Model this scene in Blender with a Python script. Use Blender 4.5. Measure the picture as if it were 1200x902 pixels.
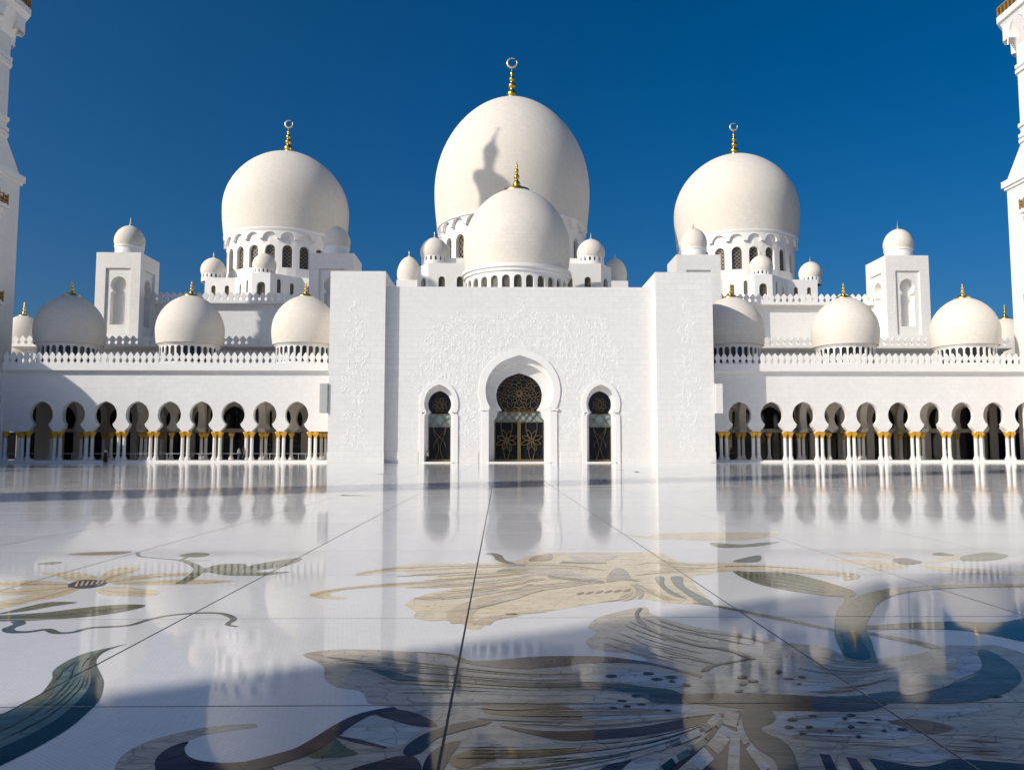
import bpy, bmesh, math, random
from mathutils import Vector, Matrix, noise
random.seed(7)
for o in list(bpy.data.objects): bpy.data.objects.remove(o)
S = bpy.context.scene
C = S.collection
R = math.radians

# ------------------------------------------------------------------ camera
F = 950.0                     # focal length in pixels of the 1200 x 902 photograph
CAMH = 1.45
HOR, VPX = 528.5, 585.0       # horizon and vanishing point of the courtyard axis
pitch = math.atan((HOR - 451) / F)
yaw = math.atan((600 - VPX) / F)
cam = bpy.data.cameras.new('camera')
cam.sensor_width = 36; cam.lens = 36 * F / 1200
cam.clip_start = 0.05; cam.clip_end = 6000
camo = bpy.data.objects.new('camera', cam); C.objects.link(camo)
camo.location = (0, 0, CAMH)
camo.rotation_euler = (math.pi / 2 + pitch, 0, -yaw)
S.camera = camo
S.render.resolution_x, S.render.resolution_y = 1024, 769
CR = camo.rotation_euler.to_matrix()

def P(px, py, Y):
    """point of the plane y = Y seen at a photo pixel"""
    d = CR @ Vector(((px - 600) / F, (451 - py) / F, -1))
    return Vector((0, 0, CAMH)) + d * (Y / d.y)
def G(px, py, z=0.0):
    """point of the floor seen at a photo pixel"""
    d = CR @ Vector(((px - 600) / F, (451 - py) / F, -1))
    return Vector((0, 0, CAMH)) + d * ((z - CAMH) / d.z)
def Z(py, Y, px=600): return P(px, py, Y).z
def X(px, Y, py=480): return P(px, py, Y).x

# ------------------------------------------------------------------ world, sun, exposure
SUN_AZ, SUN_EL = R(58.5), R(28.0)
sund = Vector((-math.sin(SUN_AZ) * math.cos(SUN_EL), -math.cos(SUN_AZ) * math.cos(SUN_EL), math.sin(SUN_EL)))
w = bpy.data.worlds.new('World'); S.world = w; w.use_nodes = True
nt = w.node_tree; nt.nodes.clear()
sky = nt.nodes.new('ShaderNodeTexSky'); sky.sky_type = 'NISHITA'; sky.sun_disc = False
sky.sun_elevation = SUN_EL; sky.sun_rotation = math.atan2(sund.x, sund.y)
sky.altitude = 0; sky.air_density = 0.75; sky.dust_density = 3.5; sky.ozone_density = 5.0
bg = nt.nodes.new('ShaderNodeBackground'); bg.inputs[1].default_value = 0.092
wo = nt.nodes.new('ShaderNodeOutputWorld')
hsv = nt.nodes.new('ShaderNodeHueSaturation'); hsv.inputs['Saturation'].default_value = 1.35; hsv.inputs['Hue'].default_value = 0.497
nt.links.new(sky.outputs[0], hsv.inputs['Color']); nt.links.new(hsv.outputs[0], bg.inputs[0]); nt.links.new(bg.outputs[0], wo.inputs[0])
sl = bpy.data.lights.new('sun', 'SUN'); sl.energy = 3.75; sl.angle = R(0.55); sl.color = (1, 0.93, 0.82)
so = bpy.data.objects.new('sun', sl); C.objects.link(so); so.location = (-60, -40, 80)
so.rotation_euler = (-sund).to_track_quat('-Z', 'Y').to_euler()
S.view_settings.view_transform = 'Standard'; S.view_settings.look = 'None'
S.view_settings.gamma = 1.0; S.view_settings.use_curve_mapping = False
S.view_settings.exposure = 0.03
S.render.engine = 'CYCLES'
S.cycles.max_bounces = 12; S.cycles.diffuse_bounces = 8; S.cycles.glossy_bounces = 4

# ------------------------------------------------------------------ materials
def newmat(name):
    m = bpy.data.materials.new(name); m.use_nodes = True
    n = m.node_tree.nodes; return m, n, m.node_tree.links, n['Principled BSDF']
def ramp(n, l, fac, stops):
    r = n.new('ShaderNodeValToRGB'); e = r.color_ramp.elements
    while len(e) < len(stops): e.new(0.5)
    for i, (p, c) in enumerate(stops): e[i].position = p; e[i].color = (*c, 1) if len(c) == 3 else c
    l.new(fac, r.inputs[0]); return r.outputs[0]
def mixc(n, l, a, b, fac, mode='MIX'):
    x = n.new('ShaderNodeMix'); x.data_type = 'RGBA'; x.blend_type = mode
    for s, v in ((0, fac), (6, a), (7, b)):
        if hasattr(v, 'is_output'): l.new(v, x.inputs[s])
        else: x.inputs[s].default_value = v if s == 0 else (*v, 1)
    return x.outputs[2]
def wallvec(n, l):
    """world position folded so that courses run level on any upright face"""
    g = n.new('ShaderNodeNewGeometry'); s = n.new('ShaderNodeSeparateXYZ'); l.new(g.outputs['Position'], s.inputs[0])
    a = n.new('ShaderNodeMath'); a.operation = 'ADD'; l.new(s.outputs[0], a.inputs[0]); l.new(s.outputs[1], a.inputs[1])
    c = n.new('ShaderNodeCombineXYZ'); l.new(a.outputs[0], c.inputs[0]); l.new(s.outputs[2], c.inputs[1])
    return c.outputs[0], g.outputs['Position']
def noisetex(n, l, vec, scale, detail=4, rough=0.55):
    t = n.new('ShaderNodeTexNoise'); t.inputs['Scale'].default_value = scale; t.inputs['Detail'].default_value = detail
    t.inputs['Roughness'].default_value = rough; l.new(vec, t.inputs['Vector']); return t.outputs['Fac']
def marble(name, col, bw=1.2, bh=0.75, vary=0.05, joint=0.10, rough=0.42, warm=None, bump=0.25):
    m, n, l, b = newmat(name)
    v, pos = wallvec(n, l)
    br = n.new('ShaderNodeTexBrick'); l.new(v, br.inputs['Vector'])
    br.inputs['Scale'].default_value = 1; br.inputs['Brick Width'].default_value = bw; br.inputs['Row Height'].default_value = bh
    br.inputs['Mortar Size'].default_value = 0.022; br.inputs['Mortar Smooth'].default_value = 0.2
    c2 = tuple(x * (1 - vary) for x in col)
    br.inputs['Color1'].default_value = (*col, 1); br.inputs['Color2'].default_value = (*c2, 1)
    br.inputs['Mortar'].default_value = (*[x * (1 - joint) for x in col], 1)
    big = noisetex(n, l, pos, 0.12, 5)
    tint = warm or tuple(x * 0.93 for x in col)
    f = ramp(n, l, big, [(0.38, (0, 0, 0)), (0.68, (1, 1, 1))])
    c = mixc(n, l, br.outputs['Color'], tint, f)
    fine = noisetex(n, l, pos, 2.3, 6)
    c = mixc(n, l, c, ramp(n, l, fine, [(0.3, (0.93, 0.93, 0.93)), (0.6, (1, 1, 1))]), 0.8, 'MULTIPLY')
    l.new(c, b.inputs['Base Color']); b.inputs['Roughness'].default_value = rough
    bp = n.new('ShaderNodeBump'); bp.inputs['Strength'].default_value = bump; bp.inputs['Distance'].default_value = 0.02; bp.invert = True
    l.new(br.outputs['Fac'], bp.inputs['Height']); l.new(bp.outputs[0], b.inputs['Normal'])
    return m
def plain(name, col, rough=0.4, metal=0.0, vary=0.15, scale=6.0, spec=None):
    m, n, l, b = newmat(name)
    g = n.new('ShaderNodeNewGeometry')
    f = noisetex(n, l, g.outputs['Position'], scale, 4)
    c = mixc(n, l, tuple(x * (1 - vary) for x in col), tuple(min(1, x * (1 + vary)) for x in col), f)
    l.new(c, b.inputs['Base Color']); b.inputs['Roughness'].default_value = rough; b.inputs['Metallic'].default_value = metal
    if spec is not None: b.inputs['Specular IOR Level'].default_value = spec
    return m
M = {}
M['facade'] = marble('white_marble_facade', (0.83, 0.815, 0.785), 1.5, 0.72, vary=0.06, joint=0.2)
M['wall'] = marble('white_marble_wall', (0.83, 0.812, 0.78), 0.9, 0.6, vary=0.045, joint=0.10)
M['dome'] = marble('warm_white_dome_marble', (0.765, 0.72, 0.64), 1.0, 0.55, vary=0.07, joint=0.16, rough=0.8, warm=(0.745, 0.69, 0.60))
M['trim'] = plain('white_marble_trim', (0.83, 0.812, 0.78), 0.45, vary=0.03, scale=1.5)
M['relief'] = plain('carved_white_marble', (0.83, 0.815, 0.785), 0.5, vary=0.03, scale=3)
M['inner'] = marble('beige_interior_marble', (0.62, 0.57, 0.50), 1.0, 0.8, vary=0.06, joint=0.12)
M['gold'] = plain('gold_leaf', (0.80, 0.52, 0.12), 0.28, 1.0, 0.2, 3)
M['palegold'] = plain('pale_gold', (0.85, 0.75, 0.52), 0.3, 0.7, 0.1, 3)
M['capital'] = plain('gilded_capital', (0.78, 0.46, 0.07), 0.38, 0.65, 0.3, 9)
M['column'] = plain('inlaid_white_column_marble', (0.80, 0.78, 0.74), 0.25, vary=0.05, scale=3)
M['glass'] = plain('dark_glass', (0.010, 0.012, 0.016), 0.07, 0, 0.4, 0.7)
M['pane'] = plain('dark_window_glass', (0.02, 0.02, 0.02), 0.15, 0, 0.3, 0.7)
M['tealglass'] = plain('pale_teal_glass', (0.25, 0.31, 0.30), 0.12, 0, 0.3, 1.6)
M['bronze'] = plain('bronze_grille', (0.24, 0.165, 0.075), 0.4, 0.6, 0.2, 4)
M['lattice'] = plain('gilded_lattice', (0.48, 0.40, 0.26), 0.5, 0.2, 0.2, 4)
M['wood'] = plain('gilded_wood_rail', (0.40, 0.24, 0.08), 0.5, 0.3, 0.3, 5)
M['steel'] = plain('painted_steel', (0.62, 0.62, 0.62), 0.35, 0.3, 0.08, 3)
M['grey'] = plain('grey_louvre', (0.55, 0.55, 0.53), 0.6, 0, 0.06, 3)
M['roof'] = plain('roof_screed', (0.55, 0.52, 0.46), 0.8, 0, 0.1, 1)
M['ground'] = plain('sandy_ground', (0.42, 0.36, 0.28), 0.9, 0, 0.2, 0.05)
M['bed'] = plain('dark_joint_sealant', (0.02, 0.022, 0.025), 0.6, 0, 0.3, 5)
M['skin'] = plain('skin', (0.45, 0.28, 0.2), 0.5, 0, 0.05, 9)
M['black'] = plain('black_cloth', (0.012, 0.012, 0.015), 0.8, 0, 0.3, 9)
M['whitecloth'] = plain('white_cloth', (0.75, 0.75, 0.75), 0.8, 0, 0.08, 9)
M['greycloth'] = plain('grey_cloth', (0.2, 0.21, 0.24), 0.8, 0, 0.2, 9)
M['navycloth'] = plain('navy_cloth', (0.03, 0.04, 0.09), 0.8, 0, 0.2, 9)

def floormat(name, col, col2, tess=True, nscale=1.2, streak=False, rough=0.036, speck=0.3):
    m, n, l, b = newmat(name)
    g = n.new('ShaderNodeNewGeometry'); pos = g.outputs['Position']
    mp = n.new('ShaderNodeMapping'); mp.inputs['Rotation'].default_value = (0, 0, R(38)); l.new(pos, mp.inputs['Vector'])
    vec = pos
    if streak:
        m2 = n.new('ShaderNodeMapping'); m2.inputs['Rotation'].default_value = (0, 0, R(12)); m2.inputs['Scale'].default_value = (0.5, 2.2, 1)
        l.new(pos, m2.inputs['Vector']); vec = m2.outputs[0]
    f = noisetex(n, l, vec, nscale, 6, 0.65)
    c = mixc(n, l, col, col2, ramp(n, l, f, [(0.36, (0, 0, 0)), (0.64, (1, 1, 1))]))
    vo = n.new('ShaderNodeTexVoronoi'); vo.inputs['Scale'].default_value = 16; l.new(mp.outputs[0], vo.inputs['Vector'])
    cs = ramp(n, l, vo.outputs['Color'], [(0, (1 - speck, 1 - speck, 1 - speck)), (1, (1, 1, 1))])
    c = mixc(n, l, c, cs, 0.6, 'MULTIPLY')
    br = n.new('ShaderNodeTexBrick'); l.new(mp.outputs[0], br.inputs['Vector'])
    br.inputs['Scale'].default_value = 1; br.inputs['Brick Width'].default_value = 0.055; br.inputs['Row Height'].default_value = 0.024
    br.inputs['Mortar Size'].default_value = 0.0016; br.inputs['Mortar Smooth'].default_value = 0.3
    br.inputs['Color1'].default_value = (1, 1, 1, 1); br.inputs['Color2'].default_value = (0.955, 0.957, 0.962, 1); br.inputs['Mortar'].default_value = (0.74, 0.74, 0.76, 1)
    if tess: c = mixc(n, l, c, br.outputs['Color'], 0.8, 'MULTIPLY')
    else:
        ve = n.new('ShaderNodeTexVoronoi'); ve.feature = 'DISTANCE_TO_EDGE'; ve.inputs['Scale'].default_value = 7.5; ve.inputs['Randomness'].default_value = 0.9
        m3 = n.new('ShaderNodeMapping'); m3.inputs['Scale'].default_value = (0.7, 1.5, 1); m3.inputs['Rotation'].default_value = (0, 0, R(25)); l.new(pos, m3.inputs['Vector']); l.new(m3.outputs[0], ve.inputs['Vector'])
        c = mixc(n, l, c, ramp(n, l, ve.outputs['Distance'], [(0.0, (0.42, 0.40, 0.38)), (0.035, (1, 1, 1))]), 0.75, 'MULTIPLY')
        vn = noisetex(n, l, vec, 5.0, 8, 0.75)
        c = mixc(n, l, c, ramp(n, l, vn, [(0.42, (0.68, 0.66, 0.63)), (0.5, (1, 1, 1)), (0.62, (1.0, 0.98, 0.95)), (0.7, (0.8, 0.78, 0.76))]), 0.7, 'MULTIPLY')
    oi = n.new('ShaderNodeObjectInfo'); tone = ramp(n, l, oi.outputs['Random'], [(0.0, (0.93, 0.93, 0.935)), (1.0, (1, 1, 1))])
    if tess: c = mixc(n, l, c, tone, 1.0, 'MULTIPLY')
    dirt = noisetex(n, l, pos, 0.45, 7, 0.7)
    c = mixc(n, l, c, ramp(n, l, dirt, [(0.3, (0.935, 0.93, 0.915)), (0.55, (1, 1, 1))]), 0.8, 'MULTIPLY')
    l.new(c, b.inputs['Base Color'])
    rf = noisetex(n, l, pos, 0.8, 8, 0.75)
    rr = n.new('ShaderNodeMapRange'); rr.inputs['From Min'].default_value = 0.3; rr.inputs['From Max'].default_value = 0.7; rr.inputs['To Min'].default_value = rough * 0.35; rr.inputs['To Max'].default_value = rough * 2.4
    l.new(rf, rr.inputs['Value']); l.new(rr.outputs[0], b.inputs['Roughness'])
    b1 = n.new('ShaderNodeBump'); b1.inputs['Strength'].default_value = 0.09; b1.inputs['Distance'].default_value = 0.004; b1.invert = True
    if tess: l.new(br.outputs['Fac'], b1.inputs['Height'])
    b2 = n.new('ShaderNodeBump'); b2.inputs['Strength'].default_value = 0.03; b2.inputs['Distance'].default_value = 0.02
    wv = noisetex(n, l, pos, 1.6, 3); l.new(wv, b2.inputs['Height']); l.new(b1.outputs[0], b2.inputs['Normal'])
    l.new(b2.outputs[0], b.inputs['Normal'])
    b.inputs['IOR'].default_value = 1.16
    return m
M['floor'] = floormat('polished_white_floor_mosaic', (0.90, 0.89, 0.875), (0.85, 0.84, 0.83), nscale=0.9, speck=0.08)
FM = {
 'sand': floormat('sand_inlay', (0.68, 0.53, 0.33), (0.60, 0.45, 0.27), False, 1.5, True, speck=0.15),
 'tan': floormat('tan_inlay', (0.52, 0.44, 0.34), (0.40, 0.33, 0.26), False, 1.5, True),
 'beige': floormat('beige_inlay', (0.86, 0.73, 0.50), (0.80, 0.63, 0.38), False, 1.5, True, speck=0.15),
 'cream': floormat('cream_inlay', (0.82, 0.74, 0.60), (0.62, 0.49, 0.33), False, 2.0, True),
 'brown': floormat('brown_inlay', (0.10, 0.055, 0.04), (0.18, 0.11, 0.08), False, 2.0, True),
 'ochre': floormat('ochre_inlay', (0.42, 0.26, 0.11), (0.30, 0.18, 0.08), False, 2.0, True),
 'olive': floormat('olive_inlay', (0.26, 0.24, 0.12), (0.16, 0.165, 0.09), False, 2.5, True),
 'green': floormat('dark_green_inlay', (0.11, 0.12, 0.10), (0.18, 0.185, 0.155), False, 2.5, True),
 'teal': floormat('teal_inlay', (0.13, 0.19, 0.175), (0.21, 0.26, 0.22), False, 2.0, True),
 'darkteal': floormat('dark_teal_inlay', (0.016, 0.035, 0.04), (0.035, 0.06, 0.062), False, 2.0, True),
 'pale': floormat('pale_blue_inlay', (0.74, 0.74, 0.73), (0.52, 0.52, 0.53), False, 2.2, True),
 'plum': floormat('plum_inlay', (0.06, 0.032, 0.036), (0.12, 0.07, 0.07), False, 2.0, True),
 'navy': floormat('navy_inlay', (0.05, 0.05, 0.055), (0.08, 0.08, 0.085), False, 2.0, True),
 'greybeige': floormat('grey_beige_inlay', (0.70, 0.61, 0.49), (0.58, 0.50, 0.405), False, 1.5, True),
}

# ------------------------------------------------------------------ helpers
ORG = {}
def empty(name, loc, label, cat, group=None):
    o = bpy.data.objects.new(name, None); C.objects.link(o); o.location = loc; o.empty_display_size = 0.5
    o['label'] = label; o['category'] = cat
    if group: o['group'] = group
    ORG[o.name] = Vector(loc); return o
def mk(name, bm, mat, parent=None, smooth=False, merge=True):
    if merge: bmesh.ops.remove_doubles(bm, verts=bm.verts, dist=0.0005)
    bmesh.ops.recalc_face_normals(bm, faces=bm.faces)
    if parent is not None: bmesh.ops.translate(bm, verts=bm.verts, vec=-ORG[parent.name])
    me = bpy.data.meshes.new(name); bm.to_mesh(me); bm.free()
    if smooth:
        me.polygons.foreach_set('use_smooth', [True] * len(me.polygons))
    me.materials.append(mat)
    o = bpy.data.objects.new(name, me); C.objects.link(o)
    if parent is not None: o.parent = parent; ORG[o.name] = ORG[parent.name].copy()
    else: ORG[o.name] = Vector((0, 0, 0))
    return o
def inst(name, mesh, loc, parent, rz=0.0, scale=None):
    o = bpy.data.objects.new(name, mesh); C.objects.link(o); o.parent = parent
    o.location = Vector(loc) - ORG[parent.name]; o.rotation_euler = (0, 0, rz)
    if scale: o.scale = scale
    ORG[o.name] = Vector(loc); return o
def tag(o, label, cat, group=None):
    o['label'] = label; o['category'] = cat
    if group: o['group'] = group
    return o
def struct(o): o['kind'] = 'structure'; return o
def stuff(o): o['kind'] = 'stuff'; return o
def meshof(bm, name, mat, smooth=False):
    bmesh.ops.remove_doubles(bm, verts=bm.verts, dist=0.0003)
    bmesh.ops.recalc_face_normals(bm, faces=bm.faces)
    me = bpy.data.meshes.new(name); bm.to_mesh(me); bm.free(); me.materials.append(mat)
    if smooth: me.polygons.foreach_set('use_smooth', [True] * len(me.polygons))
    return me
def face(bm, pts):
    try: return bm.faces.new([bm.verts.new(p) for p in pts])
    except ValueError: return None
def box(bm, x0, x1, y0, y1, z0, z1):
    v = [bm.verts.new(p) for p in ((x0,y0,z0),(x1,y0,z0),(x1,y1,z0),(x0,y1,z0),(x0,y0,z1),(x1,y0,z1),(x1,y1,z1),(x0,y1,z1))]
    for f in ((0,1,2,3),(4,5,6,7),(0,1,5,4),(1,2,6,5),(2,3,7,6),(3,0,4,7)): bm.faces.new([v[i] for i in f])
def prism(bm, plan, z0, z1, plan2=None, caps=True):
    plan2 = plan2 or plan
    a = [bm.verts.new((x, y, z0)) for x, y in plan]; b = [bm.verts.new((x, y, z1)) for x, y in plan2]
    n = len(plan)
    for i in range(n): bm.faces.new((a[i], a[(i+1) % n], b[(i+1) % n], b[i]))
    if caps: bm.faces.new(a[::-1]); bm.faces.new(b)
def lathe(bm, c, prof, n=48, a0=0.0, a1=2*math.pi):
    full = abs(a1 - a0 - 2*math.pi) < 1e-6
    rings = []
    for r, z in prof:
        if r < 1e-5: rings.append([bm.verts.new((c[0], c[1], z))])
        else: rings.append([bm.verts.new((c[0] + r*math.cos(a0+(a1-a0)*i/n), c[1] + r*math.sin(a0+(a1-a0)*i/n), z)) for i in range(n if full else n+1)])
    for A, B in zip(rings, rings[1:]):
        k = n
        for i in range(k):
            j = (i+1) % n if full else i+1
            try:
                if len(A) == 1 and len(B) == 1: break
                elif len(A) == 1: bm.faces.new((A[0], B[j], B[i]))
                elif len(B) == 1: bm.faces.new((A[i], A[j], B[0]))
                else: bm.faces.new((A[i], A[j], B[j], B[i]))
            except ValueError: pass
def ngon(n, r, c, rot=0.0): return [(c[0] + r*math.cos(rot + 2*math.pi*i/n), c[1] + r*math.sin(rot + 2*math.pi*i/n)) for i in range(n)]
def plane_map(o, ud, dd):
    o, ud, dd = Vector(o), Vector(ud), Vector(dd)
    return lambda u, z, d: o + ud*u + dd*d + Vector((0, 0, z))
def cyl_map(c, rad):
    return lambda u, z, d: Vector((c[0] + (rad-d)*math.cos(u/rad - math.pi/2), c[1] + (rad-d)*math.sin(u/rad - math.pi/2), z))
def arch_panel(bm, m, u0, u1, zb, zt, prof, depth, uc=None, back=False):
    """wall bay u0..u1, zb..zt with an opening whose half-width is given by prof [(hw, z)...]"""
    uc = (u0+u1)/2 if uc is None else uc
    q = lambda *p: face(bm, [m(*x) for x in p])
    ds = (0, depth) if back else (0,)
    for d in ds:
        if prof[0][1] > zb + 1e-4:
            z1 = prof[0][1]; q((u0,zb,d),(uc,zb,d),(uc,z1,d),(u0,z1,d)); q((uc,zb,d),(u1,zb,d),(u1,z1,d),(uc,z1,d))
        for (h0, z0), (h1, z1) in zip(prof, prof[1:]):
            if z1 - z0 < 1e-4: continue
            q((u0,z0,d),(uc-h0,z0,d),(uc-h1,z1,d),(u0,z1,d)); q((uc+h0,z0,d),(u1,z0,d),(u1,z1,d),(uc+h1,z1,d))
        zl = prof[-1][1]
        if zt > zl + 1e-4:
            q((u0,zl,d),(uc,zl,d),(uc,zt,d),(u0,zt,d)); q((uc,zl,d),(u1,zl,d),(u1,zt,d),(uc,zt,d))
    for (h0, z0), (h1, z1) in zip(prof, prof[1:]):
        for s in (-1, 1): q((uc+s*h0,z0,0),(uc+s*h1,z1,0),(uc+s*h1,z1,depth),(uc+s*h0,z0,depth))
    if prof[0][1] > zb + 1e-4:
        h, z = prof[0]; q((uc-h,z,0),(uc+h,z,0),(uc+h,z,depth),(uc-h,z,depth))
def arch_ring(bm, m, uc, pin, pout, d0, d1):
    """raised band between two outlines of equal length, from depth d0 (face) to d1 (wall)"""
    q = lambda *p: face(bm, [m(*x) for x in p])
    for s in (-1, 1):
        for (a, b), (c, d) in zip(zip(pin, pin[1:]), zip(pout, pout[1:])):
            q((uc+s*a[0],a[1],d0),(uc+s*b[0],b[1],d0),(uc+s*d[0],d[1],d0),(uc+s*c[0],c[1],d0))
            q((uc+s*c[0],c[1],d0),(uc+s*d[0],d[1],d0),(uc+s*d[0],d[1],d1),(uc+s*c[0],c[1],d1))
            q((uc+s*a[0],a[1],d0),(uc+s*b[0],b[1],d0),(uc+s*b[0],b[1],d1),(uc+s*a[0],a[1],d1))
        q((uc+s*pin[0][0],pin[0][1],d0),(uc+s*pout[0][0],pout[0][1],d0),(uc+s*pout[0][0],pout[0][1],d1),(uc+s*pin[0][0],pin[0][1],d1))
def arch_fill(bm, m, uc, prof, d):
    for (h0, z0), (h1, z1) in zip(prof, prof[1:]):
        if z1 - z0 > 1e-5: face(bm, [m(uc-h0,z0,d), m(uc+h0,z0,d), m(uc+h1,z1,d), m(uc-h1,z1,d)])
def keyhole(rad, zc, ztop, zneck, below, n=9):
    """below: [(hw, z)...] bottom upwards to the neck; then a horseshoe curve with a slight point"""
    pts = list(below)
    a0 = math.asin(max(-0.95, (zneck - zc)/rad))
    a1 = R(72)
    s = (ztop - zc)/(rad/math.sin(a1))
    for i in range(n+1):
        a = a0 + (a1-a0)*i/n
        k = s if a > 0 else 1.0
        pts.append((rad*math.cos(a), zc + rad*math.sin(a)*k))
    h, z = pts[-1]
    for t in (0.5, 0.85, 1.0): pts.append((h*(1-t), z + (ztop - z)*(t**0.92)))
    return pts
def roundarch(hw, zb, zt, n=7, point=1.06):
    zc = zt - hw*point
    pts = [(hw, zb), (hw, zc)]
    for i in range(1, n+1):
        a = math.pi/2*i/n; pts.append((hw*math.cos(a) if i < n else 0.0, zc + hw*point*math.sin(a)))
    return pts
def ribbon(bm, pts, wid, m, d0, d1, closed=False):
    """flat bar along 2-D points; face at depth d0, root at depth d1"""
    n = len(pts); L, Rr = [], []
    for i, p in enumerate(pts):
        a = pts[(i-1) % n] if (closed or i > 0) else pts[i]
        b = pts[(i+1) % n] if (closed or i < n-1) else pts[i]
        t = Vector((b[0]-a[0], b[1]-a[1])); t = t.normalized() if t.length > 1e-9 else Vector((1, 0))
        nn = Vector((-t.y, t.x)); wd = (wid[i] if isinstance(wid, (list, tuple)) else wid)/2
        L.append((p[0]+nn.x*wd, p[1]+nn.y*wd)); Rr.append((p[0]-nn.x*wd, p[1]-nn.y*wd))
    for i in range(n if closed else n-1):
        j = (i+1) % n
        face(bm, [m(*L[i], d0), m(*Rr[i], d0), m(*Rr[j], d0), m(*L[j], d0)])
        face(bm, [m(*L[i], d0), m(*L[j], d0), m(*L[j], d1), m(*L[i], d1)])
        face(bm, [m(*Rr[i], d0), m(*Rr[j], d0), m(*Rr[j], d1), m(*Rr[i], d1)])

# ------------------------------------------------------------------ depths of the place (metres from the camera)
AXIS = 2.63
YP, YR, YA = 100.0, 101.0, 105.0       # entrance piers, recessed entrance wall, arcade wall
YL, YT, YU = 124.0, 128.0, 134.0       # lower terrace wall, corner towers, upper hall wall
def mir(x): return 2*AXIS - x

# ------------------------------------------------------------------ ground and courtyard floor
bm = bmesh.new(); box(bm, -3000, 3000, -3000, 3000, -1.0, -0.12); struct(mk('ground', bm, M['ground']))
XL, XR = X(3.5, YA), mir(X(3.5, YA))
bm = bmesh.new(); box(bm, XL-20, XR+20, -14, YA+14, -0.11, -0.0012)
floor = struct(mk('courtyard_floor', bm, M['bed']))
PITX, PITY, GAP = 2.466, 2.44, 0.0155
JX, JY = -0.277, 4.79
def slab_mesh(name, sx, sy):
    b = bmesh.new(); e = 0.001
    prism(b, [(-sx,-sy),(sx,-sy),(sx,sy),(-sx,sy)], -0.03, -e, caps=False)
    prism(b, [(-sx,-sy),(sx,-sy),(sx,sy),(-sx,sy)], -e, 0.0, [(-sx+e,-sy+e),(sx-e,-sy+e),(sx-e,sy-e),(-sx+e,sy-e)], caps=False)
    face(b, [(-sx+e,-sy+e,0),(sx-e,-sy+e,0),(sx-e,sy-e,0),(-sx+e,sy-e,0)])
    return meshof(b, name, M['floor'])
SM = slab_mesh('floor_slab', PITX/2-GAP/2, PITY/2-GAP/2)
cells = []
for i in range(-29, 32):
    for j in range(-7, 41):
        cx, cy = JX + (i+0.5)*PITX, JY + (j+0.5)*PITY
        if cx < XL-1 or cx > XR+1 or cy > YA or cy < -13: continue
        vis = cy > 2.0 and abs(cx + 0.1) < 0.68*cy + 2
        cells.append((math.hypot(cx, cy) if vis else 1e4 + math.hypot(cx, cy), cx, cy))
cells.sort()
bm = bmesh.new()
for k, (d, cx, cy) in enumerate(cells):
    tx, ty = random.gauss(0, 0.00035), random.gauss(0, 0.00035)
    if cy < 26: tx = ty = 0.0
    if k < 290:
        o = inst('floor_slab', SM, (cx, cy, 0), floor); o.rotation_euler = (tx, ty, 0)
    else:
        hx, hy = PITX/2-GAP/2, PITY/2-GAP/2
        face(bm, [(cx+a*hx, cy+b*hy, -ty*a*hx + tx*b*hy) for a, b in ((-1,-1),(1,-1),(1,1),(-1,1))])
stuff(mk('far_floor_slabs', bm, M['floor'], floor, merge=False))
del cells

# ---- inlaid flowers: outlines measured on the floor plane, cut along the slab joints
ZR = {'A': (0, 630, 3.0), 'B': (0, 740, 4.0), 'C': (300, 740, 4.0), 'D': (350, 620, 4.0), 'E': (600, 620, 4.0),
      'F': (600, 740, 4.0), 'G': (850, 610, 1200/350), 'H': (900, 740, 4.0), 'p': (0, 0, 1.0)}
def tr(spec):
    out = []
    for k, pts in spec:
        x0, y0, s = ZR[k]
        out += [(x0 + a/s, y0 + b/s) for a, b in pts]
    return out
def crom(pts, closed=True, sub=5):
    n = len(pts); out = []
    rng = range(n) if closed else range(n-1)
    for i in rng:
        p = [Vector(pts[(i+k) % n]) if closed else Vector(pts[min(max(i+k, 0), n-1)]) for k in (-1, 0, 1, 2)]
        for s in range(sub):
            t = s/sub
            q = 0.5*((2*p[1]) + (p[2]-p[0])*t + (2*p[0]-5*p[1]+4*p[2]-p[3])*t*t + (3*p[1]-p[0]-3*p[2]+p[3])*t**3)
            out.append((q.x, q.y))
    if not closed: out.append(tuple(pts[-1]))
    return out
def clean(pts):
    out = []
    for p in pts:
        if not out or (Vector(p)-Vector(out[-1])).length > 0.25: out.append(p)
    return out
LAYN = [0] * 8
def lz(layer):
    LAYN[layer] += 1
    return 0.0004 + 0.0013*(layer-1) + 0.00001*LAYN[layer]
def cut_joints(b):
    xs = [v.co.x for v in b.verts]; ys = [v.co.y for v in b.verts]
    for ax, j0, pit, lo, hi in ((0, JX, PITX, min(xs), max(xs)), (1, JY, PITY, min(ys), max(ys))):
        k = math.ceil((lo-j0)/pit)
        while j0 + k*pit < hi:
            for s in (-1, 1):
                co = [0, 0, 0]; no = [0, 0, 0]; co[ax] = j0+k*pit+s*GAP/2; no[ax] = 1
                bmesh.ops.bisect_plane(b, geom=b.verts[:]+b.edges[:]+b.faces[:], dist=1e-5, plane_co=co, plane_no=no)
            k += 1
    dead = []
    for f in b.faces:
        c = f.calc_center_median()
        for v, j0, pit in ((c.x, JX, PITX), (c.y, JY, PITY)):
            r_ = (v-j0) - round((v-j0)/pit)*pit
            if abs(r_) < GAP/2 - 1e-5: dead.append(f); break
    bmesh.ops.delete(b, geom=dead, context='FACES')
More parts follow.
